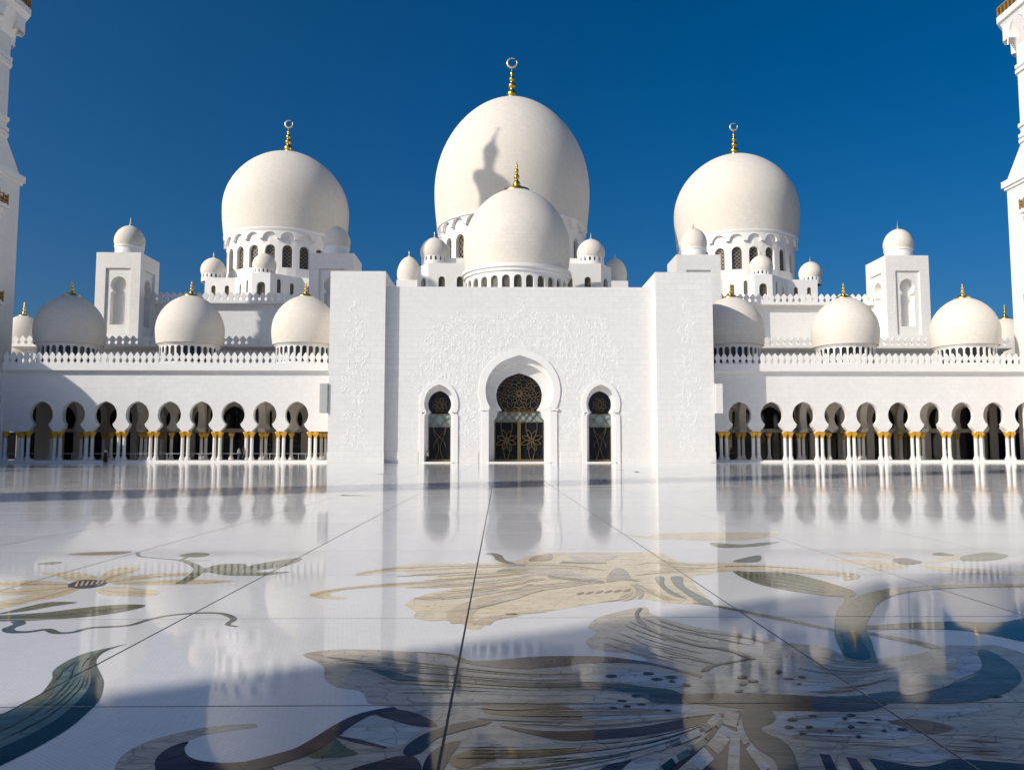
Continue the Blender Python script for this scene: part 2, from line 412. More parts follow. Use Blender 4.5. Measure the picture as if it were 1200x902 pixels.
def lay(name, poly, mat, layer):
    """px polygon -> thin sheet on the floor"""
    z = lz(layer)
    b = bmesh.new()
    vs = [b.verts.new((g.x, g.y, z)) for g in (G(x, y) for x, y in poly)]
    f = b.faces.new(vs); f.normal_update()
    if f.normal.z < 0: f.normal_flip(); f.normal_update()
    bmesh.ops.triangulate(b, faces=[f], ngon_method='EAR_CLIP')
    cut_joints(b)
    b.normal_update()
    for f in b.faces:
        if f.normal.z < 0: f.normal_flip()
    me = bpy.data.meshes.new(name); b.to_mesh(me); b.free(); me.materials.append(FM[mat])
    o = bpy.data.objects.new(name, me); C.objects.link(o); o.parent = floor; ORG[o.name] = Vector((0, 0, 0))
    return o
def shape(name, mat, layer, *spec, sm=True):
    p = tr(spec)
    lay(name, clean(crom(p) if sm else p), mat, layer)
def stroke(name, mat, layer, wid, *spec, sub=4):
    """band whose width (m) is measured on the floor"""
    p = crom(tr(spec), False, sub)
    g = [G(x, y) for x, y in p]
    n = len(g); Lf, Rt = [], []
    for i in range(n):
        t = (g[min(i+1, n-1)] - g[max(i-1, 0)]); t.z = 0; t.normalize()
        nn = Vector((-t.y, t.x, 0)); u = i/(n-1)*(len(wid)-1) if isinstance(wid, (list, tuple)) else 0
        if isinstance(wid, (list, tuple)):
            k = min(int(u), len(wid)-2); wd = wid[k] + (wid[k+1]-wid[k])*(u-k)
        else: wd = wid
        Lf.append(g[i]+nn*wd/2); Rt.append(g[i]-nn*wd/2)
    b = bmesh.new(); z = lz(layer)
    for i in range(n-1):
        face(b, [(q.x, q.y, z) for q in (Lf[i], Rt[i], Rt[i+1], Lf[i+1])])
    bmesh.ops.remove_doubles(b, verts=b.verts, dist=1e-4)
    cut_joints(b)
    for f in b.faces:
        f.normal_update()
        if f.normal.z < 0: f.normal_flip()
    me = bpy.data.meshes.new(name); b.to_mesh(me); b.free(); me.materials.append(FM[mat])
    o = bpy.data.objects.new(name, me); C.objects.link(o); o.parent = floor; ORG[o.name] = Vector((0, 0, 0))
# flower on the left
for pts, mat in (([(145,125),(210,121),(290,122),(345,140),(300,152),(240,150),(200,135)], 'beige'),
    ([(-60,156),(0,154),(120,150),(240,158),(250,168),(120,172),(0,171),(-60,172)], 'beige'),
    ([(-60,184),(0,181),(130,174),(250,172),(180,194),(60,200),(-60,203)], 'beige'),
    ([(-60,238),(0,222),(80,206),(200,180),(280,178),(220,205),(100,228),(0,252),(-60,262)], 'beige'),
    ([(345,142),(400,108),(490,103),(480,118),(420,140),(370,157)], 'beige'),
    ([(370,153),(480,131),(600,122),(690,121),(690,130),(560,139),(420,158)], 'beige'),
    ([(390,161),(560,148),(720,147),(830,152),(700,163),(480,166)], 'beige'),
    ([(340,180),(400,171),(500,178),(560,188),(540,205),(450,206),(380,202),(350,195)], 'beige')):
    shape('petal', mat, 1, ('A', pts))
for pts in ([(250,163),(160,163),(60,162),(0,163)], [(250,172),(130,186),(0,192)], [(262,178),(140,212),(0,240)], [(362,150),(420,128),(485,110)],
            [(380,156),(520,138),(680,126)], [(400,162),(560,156),(800,154)], [(350,184),(440,192),(550,196)]):
    stroke('petal_vein', 'sand', 2, [0.06, 0.04, 0.01], ('A', pts))
shape('flower_centre', 'plum', 3, ('A', [(240,165),(280,150),(340,148),(375,155),(360,168),(300,178),(250,175)]))
for k in range(6): shape('stamen', 'cream', 4, ('A', [(262+k*18,172-k*2),(272+k*18,154-k),(278+k*18,154-k),(270+k*18,172-k*2)]), sm=False)
shape('leaf', 'olive', 1, ('A', [(-50,270),(0,264),(100,240),(180,225),(275,227),(190,240),(100,256),(0,268)]))
shape('leaf', 'olive', 2, ('A', [(-50,276),(0,272),(150,263),(300,245),(420,235),(510,236),(470,252),(330,275),(160,288),(60,292),(-50,292)]))
stroke('leaf_vein', 'green', 3, [0.02, 0.05, 0.05, 0.01], ('A', [(-20,284),(160,275),(330,259),(490,240)]))
stroke('tendril', 'green', 1, [0.10, 0.085, 0.07, 0.06, 0.07, 0.04], ('A', [(60,292),(68,303),(30,318),(42,330),(100,330),(165,322),(200,334),(260,331),(320,316),(450,308),(520,288),(600,272),(700,264),(780,266),(822,284),(800,304),(835,312)]))
shape('leaf', 'olive', 1, ('A', [(700,120),(760,95),(860,91),(850,103),(940,85),(1050,70),(1056,80),(1000,100),(900,119),(1020,119),(930,132),(800,132),(740,122)]))
for k in range(9): stroke('leaf_vein', 'green', 2, 0.035, ('A', [(745+k*33,122-k*3.2),(765+k*33,104-k*3)]))
stroke('tendril', 'olive', 1, [0.05, 0.06, 0.1, 0.14, 0.12], ('A', [(485,52),(492,65),(560,72),(640,80),(690,100),(698,116),(670,140),(630,162)]))
shape('leaf', 'olive', 1, ('A', [(630,62),(680,52),(735,55),(720,66),(660,68)]))
stroke('tendril', 'olive', 1, [0.06, 0.04], ('A', [(660,68),(640,78),(700,80),(740,78)]))
shape('leaf', 'ochre', 1, ('A', [(235,58),(330,50),(460,47),(420,58),(320,61)]))
shape('leaf', 'olive', 1, ('A', [(130,92),(180,84),(222,86),(180,94)]))
# broad teal leaf, bottom left
shape('leaf', 'teal', 1, ('B', [(595,58),(520,72),(440,90),(370,110),(290,150),(247,186),(245,220),(215,265),(190,290),(120,335),(40,372),(-60,420),(-60,575),(0,545),(120,490),(250,420),(350,340),(410,270),(425,220),(420,150),(450,115),(520,80)]))
shape('leaf_edge', 'darkteal', 2, ('B', [(595,57),(510,80),(455,125),(456,165),(480,215),(485,250),(470,310),(430,360),(340,440),(230,510),(100,580),(-60,650),(-60,575),(0,545),(120,490),(250,420),(350,340),(410,270),(425,220),(420,150),(450,112),(515,76)]))
shape('leaf_edge', 'olive', 2, ('B', [(247,186),(264,200),(266,240),(240,290),(170,345),(110,350),(120,336),(190,290),(216,262),(244,220)]))
shape('leaf_vein', 'green', 3, ('B', [(-60,470),(60,420),(190,350),(290,290),(280,300),(190,365),(60,440),(-60,492)]))
# curl, bottom left
shape('curl', 'greybeige', 1, ('B', [(1204,438),(1180,431),(1060,438),(950,450),(830,475),(700,510),(600,560),(548,610),(535,680),(540,760),(760,760),(728,680),(725,620),(745,578),(800,540),(890,508),(980,480),(1100,460),(1200,450)]))
shape('curl', 'plum', 2, ('B', [(882,514),(800,540),(745,577),(726,612),(730,660),(760,760),(1300,760),(1290,650),(1200,611),(1050,614),(940,604),(880,580),(865,545)]))
# large shaded flower, bottom centre and right: ground sheet, then its pieces
shape('flower_field', 'greybeige', 1,
  ('C', [(220,110),(280,92),(400,82),(560,84),(700,92),(850,98),(960,110),(1000,135),(1100,131)]),
  ('F', [(0,125),(120,115),(320,112),(480,118),(600,135),(632,130),(560,105),(400,85),(345,55)]),
  ('E', [(350,520),(395,482),(355,460),(400,415),(500,385),(600,365),(640,372),(660,400),(850,455),(1000,478),(1200,512)]),
  ('H', [(60,48),(140,55),(280,75),(380,120),(480,125),(560,120),(700,105),(800,70),(880,62),(980,65),(1060,62),(1200,100),(1300,140),(1300,760)]),
  ('C', [(-100,760),(-60,640),(0,604),(200,560),(300,500),(400,435),(500,388),(640,357),(530,335),(510,300),(480,275),(400,265),(350,245),(320,215),(320,170),(290,145)]))
shape('petal_edge', 'brown', 2, ('C', [(740,94),(900,110),(960,142),(1100,165)]), ('F', [(0,172),(100,173),(250,160),(330,148),(450,146),(620,152),(780,187),(880,215),(905,246),(935,236),(900,205),(790,178),(620,140),(460,119),(320,113),(120,116),(0,126)]), ('C', [(1100,136),(1000,134),(900,104)]))
shape('petal_vein', 'green', 2, ('C', [(330,120),(450,128),(540,148),(640,185),(760,215),(900,240),(1200,248)]), ('F', [(200,248),(500,243),(700,262),(790,290),(800,334),(650,330),(560,292),(400,272),(0,276)]), ('C', [(900,262),(700,240),(560,190),(480,150)]))
shape('petal_vein', 'cream', 3, ('C', [(750,302),(900,291),(1200,281)]), ('F', [(300,277),(540,297),(640,334),(300,335),(0,335)]), ('C', [(980,333),(750,331)]))
shape('petal_patch', 'pale', 2, ('F', [(350,215),(450,195),(600,190),(780,208),(810,240),(740,268),(520,244),(400,240)]))
shape('petal_patch', 'pale', 2, ('F', [(260,345),(420,318),(560,300),(640,336),(800,350),(880,384),(700,404),(480,412),(340,410)]))
shape('petal_patch', 'ochre', 2, ('F', [(-120,345),(100,345),(260,352),(330,405),(200,402),(0,395),(-120,380)]))
shape('petal_patch', 'cream', 2, ('F', [(100,335),(180,290),(260,284),(300,315),(250,334)]))
shape('petal_patch', 'pale', 2, ('C', [(400,472),(460,425),(530,396),(650,420),(770,452),(700,522),(600,545),(480,520)]))
shape('petal_patch', 'olive', 2, ('C', [(250,588),(320,530),(370,502),(420,540),(480,572),(380,590)]))
shape('petal_patch', 'cream', 2, ('C', [(390,500),(520,535),(600,552),(500,572),(430,540)]))
shape('petal_patch', 'brown', 2, ('C', [(560,386),(640,362),(760,385),(850,440),(740,442),(640,415)]))
stroke('petal_edge', 'plum', 3, [0.05, 0.09, 0.12, 0.14], ('C', [(655,359),(560,376),(480,402),(400,446),(300,514),(220,560),(100,598),(-60,640)]))
shape('leaf', 'navy', 3, ('C', [(690,562),(712,528),(790,480),(900,440),(1000,420),(1090,416),(1094,430),(960,465),(850,500),(790,555),(740,580),(700,578)]))
shape('leaf', 'plum', 3, ('C', [(778,700),(790,610),(830,560),(900,522),(955,513),(952,530),(910,590),(880,650),(870,720)]))
shape('petal_patch', 'ochre', 2, ('C', [(900,600),(1000,555),(1140,525),(1300,530),(1300,570),(1100,610),(960,640)]))
shape('petal_patch', 'brown', 2, ('C', [(420,660),(560,610),(690,580),(760,600),(760,680),(600,760),(380,760)]))
shape('petal_edge', 'brown', 3, ('F', [(-60,440),(150,466),(350,463),(600,446),(800,410),(900,386),(1000,384),(950,410),(820,450),(600,490),(400,506),(250,511),(100,482)]))
shape('petal_vein', 'darkteal', 3, ('F', [(400,525),(560,512),(760,470),(950,414),(900,462),(720,520),(520,572),(300,604),(120,612),(340,576),(560,530)]))
shape('petal_patch', 'cream', 2, ('F', [(-60,530),(150,528),(380,530),(540,535),(330,580),(100,606),(-60,620)]))
shape('petal_patch', 'ochre', 3, ('F', [(-60,560),(100,545),(300,545),(200,575),(0,595)]))
shape('petal_patch', 'pale', 3, ('F', [(500,680),(560,610),(640,575),(690,570),(690,640),(680,740),(480,740)]))
shape('petal_patch', 'navy', 3, ('F', [(400,660),(470,620),(560,600),(500,660),(480,740),(380,740)]))
# fan of cream tesserae
def fan(cl, w0, w1, n, mats, lay_):
    p = crom(cl, False, 8); N = len(p)-1
    for k in range(n):
        a, b_ = (k+0.06)/n, (k+0.94)/n
        pa, pb = Vector(p[int(a*N)]), Vector(p[min(N, max(int(a*N)+1, int(b_*N)))])
        t = (pb-pa).normalized(); nn = Vector((-t.y, t.x)); wa, wb = (w0+(w1-w0)*a)/2, (w0+(w1-w0)*b_)/2
        q = [pa+nn*wa, pa-nn*wa, pb-nn*wb, pb+nn*wb]
        lay('tessera', tr([('F', [(v.x, v.y) for v in q])]), mats[k % len(mats)], lay_)
shape('fan_ground', 'plum', 3, ('F', [(1000,388),(1040,376),(1078,372),(1062,440),(1120,540),(1215,670),(1200,760),(640,760),(760,630),(900,500),(960,430)]))
fan([(1035,378),(1005,465),(940,555),(790,690)], 66, 76, 7, ['cream', 'cream', 'pale'], 4)
fan([(1050,470),(1042,560),(1035,720)], 40, 60, 5, ['pale', 'cream'], 4)
fan([(1062,440),(1110,540),(1200,660)], 24, 44, 6, ['cream', 'pale'], 4)
fan([(975,395),(880,470),(720,535),(480,610)], 40, 30, 9, ['pale', 'cream', 'teal'], 4)
fan([(985,420),(900,520),(760,610),(640,700)], 24, 40, 6, ['teal', 'darkteal', 'teal'], 5)
shape('curl', 'green', 3, ('F', [(1078,374),(1130,360),(1200,362)]), ('H', [(28,386),(34,408),(10,432)]), ('F', [(1178,440),(1170,458),(1205,482)]), ('H', [(60,505),(115,560),(150,680),(130,740),(60,740),(35,610)]), ('F', [(1150,545),(1092,466)]))
spots = [('H', s) for s in ((210,398),(115,415),(390,395),(360,410),(440,428),(515,415),(100,450),(195,450),(290,468),(390,450),(165,480),(545,468),(630,460),(425,495),(95,222),(160,215),(145,248),(50,190),(1068,306))] + \
        [('F', s) for s in ((465,210),(640,198),(745,215),(680,225),(750,235),(475,360),(540,352),(605,342),(730,372),(580,305),(515,327),(820,250),(1080,215),(1130,232),(1085,245),(1065,280))]
for i, (k, (a, b_)) in enumerate(spots):
    rx, ry = random.uniform(12, 30), random.uniform(4, 8)
    shape('spot', 'plum' if i % 3 else 'navy', 5, (k, [(a-rx,b_-1),(a-rx*0.3,b_-ry),(a+rx*0.6,b_-ry*0.6),(a+rx,b_+2),(a+rx*0.2,b_+ry),(a-rx*0.7,b_+ry*0.7)]))
shape('petal_patch', 'pale', 2, ('H', [(40,405),(100,378),(300,382),(560,395),(700,440),(640,498),(380,500),(60,480)]))
shape('petal_patch', 'cream', 2, ('H', [(100,500),(380,505),(640,508),(760,520),(540,545),(240,545)]))
shape('petal_patch', 'pale', 3, ('H', [(480,570),(560,555),(690,545),(800,560),(860,590),(760,610),(620,610)]))
shape('petal_patch', 'pale', 2, ('H', [(75,150),(150,150),(230,200),(300,260),(200,298),(60,290)]))
shape('petal_patch', 'cream', 2, ('F', [(900,190),(960,160),(1080,140),(1200,150),(1200,270),(1060,292),(900,322),(888,270)]))
shape('petal_patch', 'tan', 2, ('H', [(200,140),(300,100),(380,130),(540,130),(540,170),(420,225),(370,235)]))
shape('curl', 'green', 3, ('H', [(985,88),(1060,100),(1150,160),(1187,210),(1170,250),(1080,300),(900,335),(640,336),(480,330),(270,306),(400,302),(560,282),(700,286),(870,242),(960,212),(1002,170)]))
shape('petal_patch', 'cream', 4, ('H', [(610,250),(700,200),(800,155),(880,125),(872,235),(760,278),(640,300)]))
shape('petal_patch', 'pale', 4, ('H', [(900,130),(960,105),(1000,140),(990,185),(920,215),(880,225)]))
shape('petal_edge', 'brown', 2, ('H', [(-560,300),(-300,290),(0,292),(270,306),(500,330),(560,342),(450,374),(200,372),(0,368),(-200,352)]))
shape('petal_edge', 'navy', 3, ('H', [(470,600),(700,632),(800,620),(870,598),(1000,605),(1300,640),(1300,740),(700,740)]))
for k in range(4): shape('petal_stripe', ('plum', 'cream')[k % 2], 3, ('H', [(240+k*62,572+k*8),(290+k*62,580+k*8),(360+k*70,720),(300+k*70,720)]), sm=False)
shape('petal_patch', 'ochre', 2, ('H', [(560,420),(700,410),(850,440),(850,465),(740,480),(640,450)]))
shape('petal_patch', 'pale', 2, ('H', [(640,380),(800,366),(1000,362),(900,392),(760,404)]))
stroke('petal_vein', 'plum', 4, [0.03, 0.045, 0.05, 0.06], ('E', [(605,370),(585,395),(600,430),(650,470),(780,520),(900,550)]), ('F', [(960,76),(1050,96),(1130,130)]))
stroke('petal_vein', 'plum', 4, [0.05, 0.04, 0.02], ('F', [(900,187),(940,160),(1020,145),(1110,128)]))
stroke('petal_vein', 'cream', 3, [0.02, 0.06, 0.01], ('E', [(540,500),(640,530),(760,555)]))
stroke('petal_vein', 'cream', 3, [0.02, 0.06, 0.01], ('F', [(560,22),(640,60),(720,80)]))
stroke('petal_vein', 'cream', 3, [0.02, 0.05, 0.01], ('F', [(650,92),(730,112),(830,126)]))
stroke('petal_vein', 'tan', 3, [0.03, 0.09, 0.03], ('E', [(690,425),(850,470),(1100,505),(1200,535)]))
stroke('petal_vein', 'brown', 3, [0.02, 0.05, 0.02], ('C', [(370,490),(480,515),(610,545)]))
# stems and leaves on the right
stroke('stem', 'olive', 2, [0.05, 0.09, 0.10, 0.10, 0.07], ('p', [(812,706),(850,712),(900,722),(945,731),(982,739)]))
stroke('stem', 'olive', 3, [0.20, 0.26, 0.24, 0.30, 0.26, 0.22, 0.18, 0.16], ('p', [(1010,776),(1001,752),(997,738),(999,722),(1010,706),(1040,694),(1090,688),(1150,686),(1230,685)]))
shape('stem', 'darkteal', 4, ('H', [(345,8),(425,8),(440,40),(480,124),(370,121),(352,60)]))
shape('leaf', 'darkteal', 2, ('G', [(545,425),(700,412),(900,404),(1100,408),(1260,388),(1260,490),(1000,446),(780,435),(560,437)]))
stroke('stem', 'olive', 2, [0.10, 0.12, 0.10], ('G', [(545,448),(650,465),(800,496),(850,512)]))
stroke('stem', 'olive', 2, [0.04, 0.10, 0.16, 0.2], ('G', [(485,305),(500,325),(505,350),(500,370)]))
shape('leaf', 'olive', 2, ('G', [(30,205),(100,204),(260,211),(420,250),(520,285),(505,305),(400,300),(250,280),(120,250)]))
for k in range(3): stroke('leaf_vein', 'green', 3, [0.03, 0.06, 0.02], ('G', [(60+k*20,212+k*12),(220,232+k*14),(400,270+k*9)]))
shape('leaf', 'green', 2, ('G', [(30,165),(80,148),(140,139),(130,165)]))
stroke('petal', 'beige', 2, [0.5, 0.5, 0.45, 0.3, 0.05], ('G', [(-30,186),(100,186),(250,196),(400,208),(500,220),(485,238)]))
stroke('petal_vein', 'brown', 3, [0.06, 0.06, 0.02], ('G', [(0,184),(150,184),(330,194)]))
for pts in ([(560,122),(670,138),(700,156),(610,142)], [(400,155),(600,158),(710,168),(560,177)], [(530,192),(640,178),(735,178),(700,192),(600,198)],
            [(790,170),(900,142),(985,139),(965,152),(860,168)], [(790,176),(950,190),(1230,206),(1230,220),(950,208),(800,186)], [(440,128),(560,130),(690,152),(560,146)]):
    shape('petal', 'beige', 1, ('G', pts))
shape('flower_centre', 'brown', 2, ('G', [(672,156),(720,150),(792,165),(745,176),(700,172)]))
shape('leaf', 'olive', 1, ('G', [(955,142),(1060,127),(1135,140),(1090,158),(955,162)]))
shape('leaf', 'olive', 1, ('G', [(830,135),(860,128),(922,138),(870,141)]))
shape('leaf', 'olive', 1, ('G', [(-60,88),(60,95),(140,88),(215,85),(180,95),(100,105),(-20,108)]))
shape('petal', 'beige', 1, ('E', [(520,22),(640,32),(700,20),(960,14),(1260,18),(1100,50),(900,52),(760,46),(640,44)]))
for k in range(16): stroke('bead', 'plum', 2, [0.05, 0.16, 0.05], ('G', [(880+k*21,262+(k%2)*2),(890+k*21,262),(894+k*21,263)]))
# central flower
shape('petal', 'beige', 1,
  ('D', [(265,212),(300,198),(430,178),(560,162),(820,158),(1000,150),(1080,125),(1200,112)]),
  ('E', [(80,112),(180,108),(400,107),(560,108),(690,108),(790,150),(960,156),(1100,160),(1100,190),(960,204),(850,225),(870,280),(940,342),(870,352),(740,346),(590,326),(400,346),(160,386)]),
  ('D', [(1040,402),(900,432),(850,468),(790,466),(745,430),(600,428),(540,410),(548,385),(500,350),(600,302),(720,276),(560,270),(440,270),(250,280),(170,295),(150,310),(235,323),(130,326),(50,312),(90,290),(230,270),(380,256),(600,242),(700,238),(540,212),(450,196),(300,216)]))
stroke('petal_vein', 'sand', 2, [0.22, 0.24, 0.2, 0.12, 0.05], ('D', [(775,440),(752,405),(800,362),(900,325),(1060,292)]), ('E', [(100,272),(260,262),(420,250)]))
stroke('petal_vein', 'sand', 2, [0.16, 0.14, 0.1, 0.03], ('D', [(856,446),(890,422),(1000,402)]), ('E', [(0,396),(160,386)]))
stroke('petal_vein', 'olive', 2, [0.14, 0.12, 0.1, 0.08], ('D', [(890,112),(930,122),(960,150),(1080,178)]), ('E', [(60,176),(200,212),(420,246)]))
stroke('petal_vein', 'olive', 2, [0.2, 0.12, 0.1], ('D', [(962,200),(1000,190),(1200,212)]), ('E', [(200,226),(430,250)]))
stroke('petal_vein', 'sand', 2, [0.05, 0.1, 0.14, 0.1, 0.04], ('D', [(60,310),(180,282),(380,262),(600,250),(820,258),(1100,258)]))
stroke('petal_vein', 'sand', 2, [0.06, 0.1, 0.06], ('D', [(270,212),(420,186),(640,174),(900,166)]))
stroke('petal_vein', 'brown', 2, [0.2, 0.06], ('E', [(230,154),(330,158),(445,158)]))
shape('petal_patch', 'ochre', 2, ('E', [(80,148),(110,125),(185,115),(180,145)]))
shape('petal_patch', 'cream', 2, ('E', [(270,112),(400,112),(500,122),(430,150),(300,146)]))
shape('petal_patch', 'cream', 2, ('E', [(0,170),(150,176),(330,212),(400,238),(200,220),(0,190)]))
shape('flower_centre', 'tan', 3, ('E', [(440,242),(460,202),(500,180),(542,200),(560,230),(604,246),(520,236),(465,246)]))
shape('petal', 'teal', 3, ('E', [(670,225),(712,225),(722,270),(820,326),(740,302),(690,262)]))
shape('petal', 'teal', 3, ('E', [(745,225),(800,225),(812,270),(940,342),(890,350),(800,292),(762,262)]))
shape('petal_vein', 'tan', 3, ('E', [(590,268),(680,300),(760,330),(660,306)]))
for k in range(6): shape('spot', 'ochre', 3, ('E', [(300+k*44,306-k*3),(320+k*44,296-k*3),(340+k*44,296-k*3),(318+k*44,306-k*3)]))

# striations running along the petals
vr = random.Random(11)
def veins(n, layer, mats, w0, w1, A, B):
    a, b_ = tr(A), tr(B)
    for k in range(n):
        f = (k + vr.uniform(0.25, 0.75))/n; g0, g1 = f + vr.uniform(-0.03, 0.03), f + vr.uniform(-0.03, 0.03)
        p = [(x0 + (x1-x0)*(g0 + (g1-g0)*i/(len(a)-1)), y0 + (y1-y0)*(g0 + (g1-g0)*i/(len(a)-1))) for i, ((x0, y0), (x1, y1)) in enumerate(zip(a, b_))]
        q = crom(p, False, 4); m_ = len(q); i0 = int(m_*vr.uniform(0, 0.45)); i1 = min(m_, i0 + int(m_*vr.uniform(0.35, 0.8)))
        if i1 - i0 < 4: continue
        wd = vr.uniform(w0, w1)
        stroke('petal_vein', vr.choice(mats), layer, [wd*0.2, wd, wd*0.8, wd*0.15], ('p', q[i0:i1]), sub=1)
veins(22, 3, ['sand', 'cream', 'sand', 'sand', 'tan', 'pale'], 0.03, 0.10, [('D', [(430,184),(700,168),(1000,160)]), ('E', [(100,152),(300,162),(450,192)])], [('D', [(600,405),(800,385),(1000,335)]), ('E', [(100,305),(300,275),(450,238)])])
veins(7, 3, ['sand', 'sand', 'cream'], 0.03, 0.10, [('E', [(520,150),(640,120),(760,152),(960,168)])], [('E', [(560,230),(680,215),(800,205),(960,198)])])
veins(8, 3, ['sand', 'tan', 'cream', 'sand'], 0.02, 0.07, [('E', [(500,245),(540,290),(460,330),(300,345)])], [('E', [(600,252),(690,290),(770,325),(860,345)])])
veins(16, 3, ['tan', 'tan', 'cream', 'olive', 'pale', 'sand'], 0.012, 0.05, [('C', [(300,105),(560,112),(900,152)]), ('F', [(100,192),(400,184),(700,204)])], [('C', [(400,250),(600,292),(900,290)]), ('F', [(100,305),(400,305),(700,328)])])
veins(10, 4, ['tan', 'tan', 'cream', 'sand'], 0.010, 0.035, [('F', [(-200,430),(0,440),(350,455),(700,420),(980,386)])], [('F', [(-200,345),(0,360),(350,345),(700,360),(980,372)])])
veins(18, 4, ['ochre', 'tan', 'cream', 'teal', 'pale', 'brown', 'olive'], 0.010, 0.04, [('F', [(-260,520),(100,520),(400,515),(700,480),(940,420)])], [('F', [(-260,690),(100,680),(400,630),(650,565),(930,450)])])
veins(14, 3, ['tan', 'cream', 'tan', 'cream', 'pale'], 0.012, 0.05, [('E', [(620,382),(750,440),(950,490),(1150,530)])], [('F', [(420,60),(600,110),(780,160),(900,188)])])
veins(12, 3, ['ochre', 'tan', 'cream', 'pale', 'tan'], 0.010, 0.04, [('H', [(60,400),(300,375),(600,390),(900,440)])], [('H', [(120,520),(300,540),(600,550),(850,590)])])
veins(12, 3, ['tan', 'ochre', 'cream', 'pale'], 0.012, 0.05, [('H', [(100,62),(250,110),(400,142),(560,150)])], [('H', [(60,282),(250,290),(450,270),(700,200)])])
veins(10, 3, ['cream', 'ochre', 'tan'], 0.010, 0.04, [('H', [(700,480),(900,470),(1100,480),(1290,500)])], [('H', [(860,570),(960,590),(1100,600),(1290,620)])])
veins(8, 3, ['green', 'olive', 'teal'], 0.012, 0.035, [('B', [(560,66),(440,96),(300,160),(255,220),(130,345),(0,420)])], [('B', [(540,74),(440,118),(415,170),(400,270),(240,410),(0,530)])])

# ------------------------------------------------------------------ merlons, columns: shared pieces
def merlon_mesh(w_, h, t):
    b = bmesh.new()
    pr = [(0.34,0),(0.34,0.08),(0.24,0.16),(0.24,0.26),(0.40,0.42),(0.475,0.52),(0.475,0.58),(0.33,0.72),(0.20,0.86),(0.0,1.0)]
    for (a0, z0), (a1, z1) in zip(pr, pr[1:]):
        for s in (-1, 1): face(b, [(-a0*w_,s*t/2,z0*h),(a0*w_,s*t/2,z0*h),(a1*w_,s*t/2,z1*h),(-a1*w_,s*t/2,z1*h)])
        for s in (-1, 1): face(b, [(s*a0*w_,-t/2,z0*h),(s*a1*w_,-t/2,z1*h),(s*a1*w_,t/2,z1*h),(s*a0*w_,t/2,z0*h)])
    return meshof(b, 'merlon', M['trim'])
def merlon_row(parent, mesh, p0, p1, pitch_):
    a, b = Vector(p0), Vector(p1); d = b-a; n = max(1, int(d.length/pitch_)); rz = math.atan2(d.y, d.x)
    for k in range(n):
        inst('merlon', mesh, a + d*((k+0.5)/n), parent, rz)
ZCAP0, ZCAP1 = Z(513, YA), Z(505.5, YA)
ZPL = 0.28
CS = 0.215
def column_meshes():
    b = bmesh.new(); lathe(b, (0, 0), [(CS*1.02,0.55),(CS,0.8),(CS*0.96,ZCAP0-ZPL+0.02)], 12); sh = meshof(b, 'shaft', M['column'], True)
    b = bmesh.new(); prism(b, ngon(8, CS*1.75, (0, 0), R(22.5)), 0, 0.22); prism(b, ngon(8, CS*1.75, (0, 0), R(22.5)), 0.22, 0.42, ngon(8, CS*1.2, (0, 0), R(22.5)))
    lathe(b, (0, 0), [(CS*1.2,0.42),(CS*1.32,0.48),(CS*1.05,0.56)], 12); ba = meshof(b, 'base', M['column'])
    h = ZCAP1 - ZCAP0; z0 = ZCAP0 - ZPL
    b = bmesh.new()
    n = 16; rings = []
    for r, t, lob in ((0.98,0,0),(1.15,0.06,0),(1.0,0.12,0),(1.05,0.25,0.1),(1.35,0.5,0.22),(1.75,0.74,0.3),(1.8,0.86,0.2),(1.6,0.95,0.1),(1.6,1.0,0)):
        rings.append([b.verts.new((CS*r*(1+lob*(0.5 if i % 2 else -0.5))*math.cos(2*math.pi*i/n), CS*r*(1+lob*(0.5 if i % 2 else -0.5))*math.sin(2*math.pi*i/n), z0+h*t)) for i in range(n)])
    for A, B in zip(rings, rings[1:]):
        for i in range(n): b.faces.new((A[i], A[(i+1) % n], B[(i+1) % n], B[i]))
    b.faces.new(rings[-1])
    ca = meshof(b, 'capital', M['capital'])
    return sh, ba, ca
SH, BA, CA = column_meshes()
def column(parent, x, y):
    c = inst('column', SH, (x, y, ZPL), parent)
    inst('base', BA, (x, y, ZPL), c); inst('capital', CA, (x, y, ZPL), c)

# ------------------------------------------------------------------ domes and finials
def finial(parent, c, z0, z1, rad, crescent=True, mat='gold'):
    H = z1 - z0; Hs = H*(0.74 if crescent else 1.0)
    pr = [(1.9,0),(1.7,0.02),(1.0,0.05),(0.8,0.09),(1.05,0.16),(1.15,0.21),(0.95,0.28),(0.55,0.33),(0.5,0.36),(0.8,0.42),(0.88,0.46),(0.7,0.51),(0.4,0.55),(0.38,0.58),(0.62,0.63),(0.66,0.66),(0.5,0.70),(0.28,0.74),(0.27,0.77),(0.42,0.81),(0.36,0.86),(0.16,0.90),(0.12,0.95),(0.0,1.0)]
    b = bmesh.new(); lathe(b, c, [(r*rad, z0+Hs*t) for r, t in pr], 16)
    f = mk('finial', b, M[mat], parent, True)
    if crescent:
        b = bmesh.new(); rc = H*0.115; zc = z0 + Hs*0.985 + rc; n = 28; rings = []
        for i in range(n+1):
            a = -math.pi/2 + R(14) + (2*math.pi - R(28))*i/n + math.pi*0.75
            th = rc*(0.10 + 0.26*math.sin(math.pi*i/n)**1.5)
            cc = Vector((c[0] + (rc-th*0.5)*math.cos(a), c[1], zc + (rc-th*0.5)*math.sin(a)))
            rings.append([b.verts.new(cc + Vector((math.cos(a)*math.cos(q)*th*0.7, math.sin(q)*th*0.5, math.sin(a)*math.cos(q)*th*0.7))) for q in (0, R(72), R(144), R(216), R(288))])
        for A, B in zip(rings, rings[1:]):
            for i in range(5): b.faces.new((A[i], A[(i+1) % 5], B[(i+1) % 5], B[i]))
        mk('crescent', b, M['palegold'], f, True)
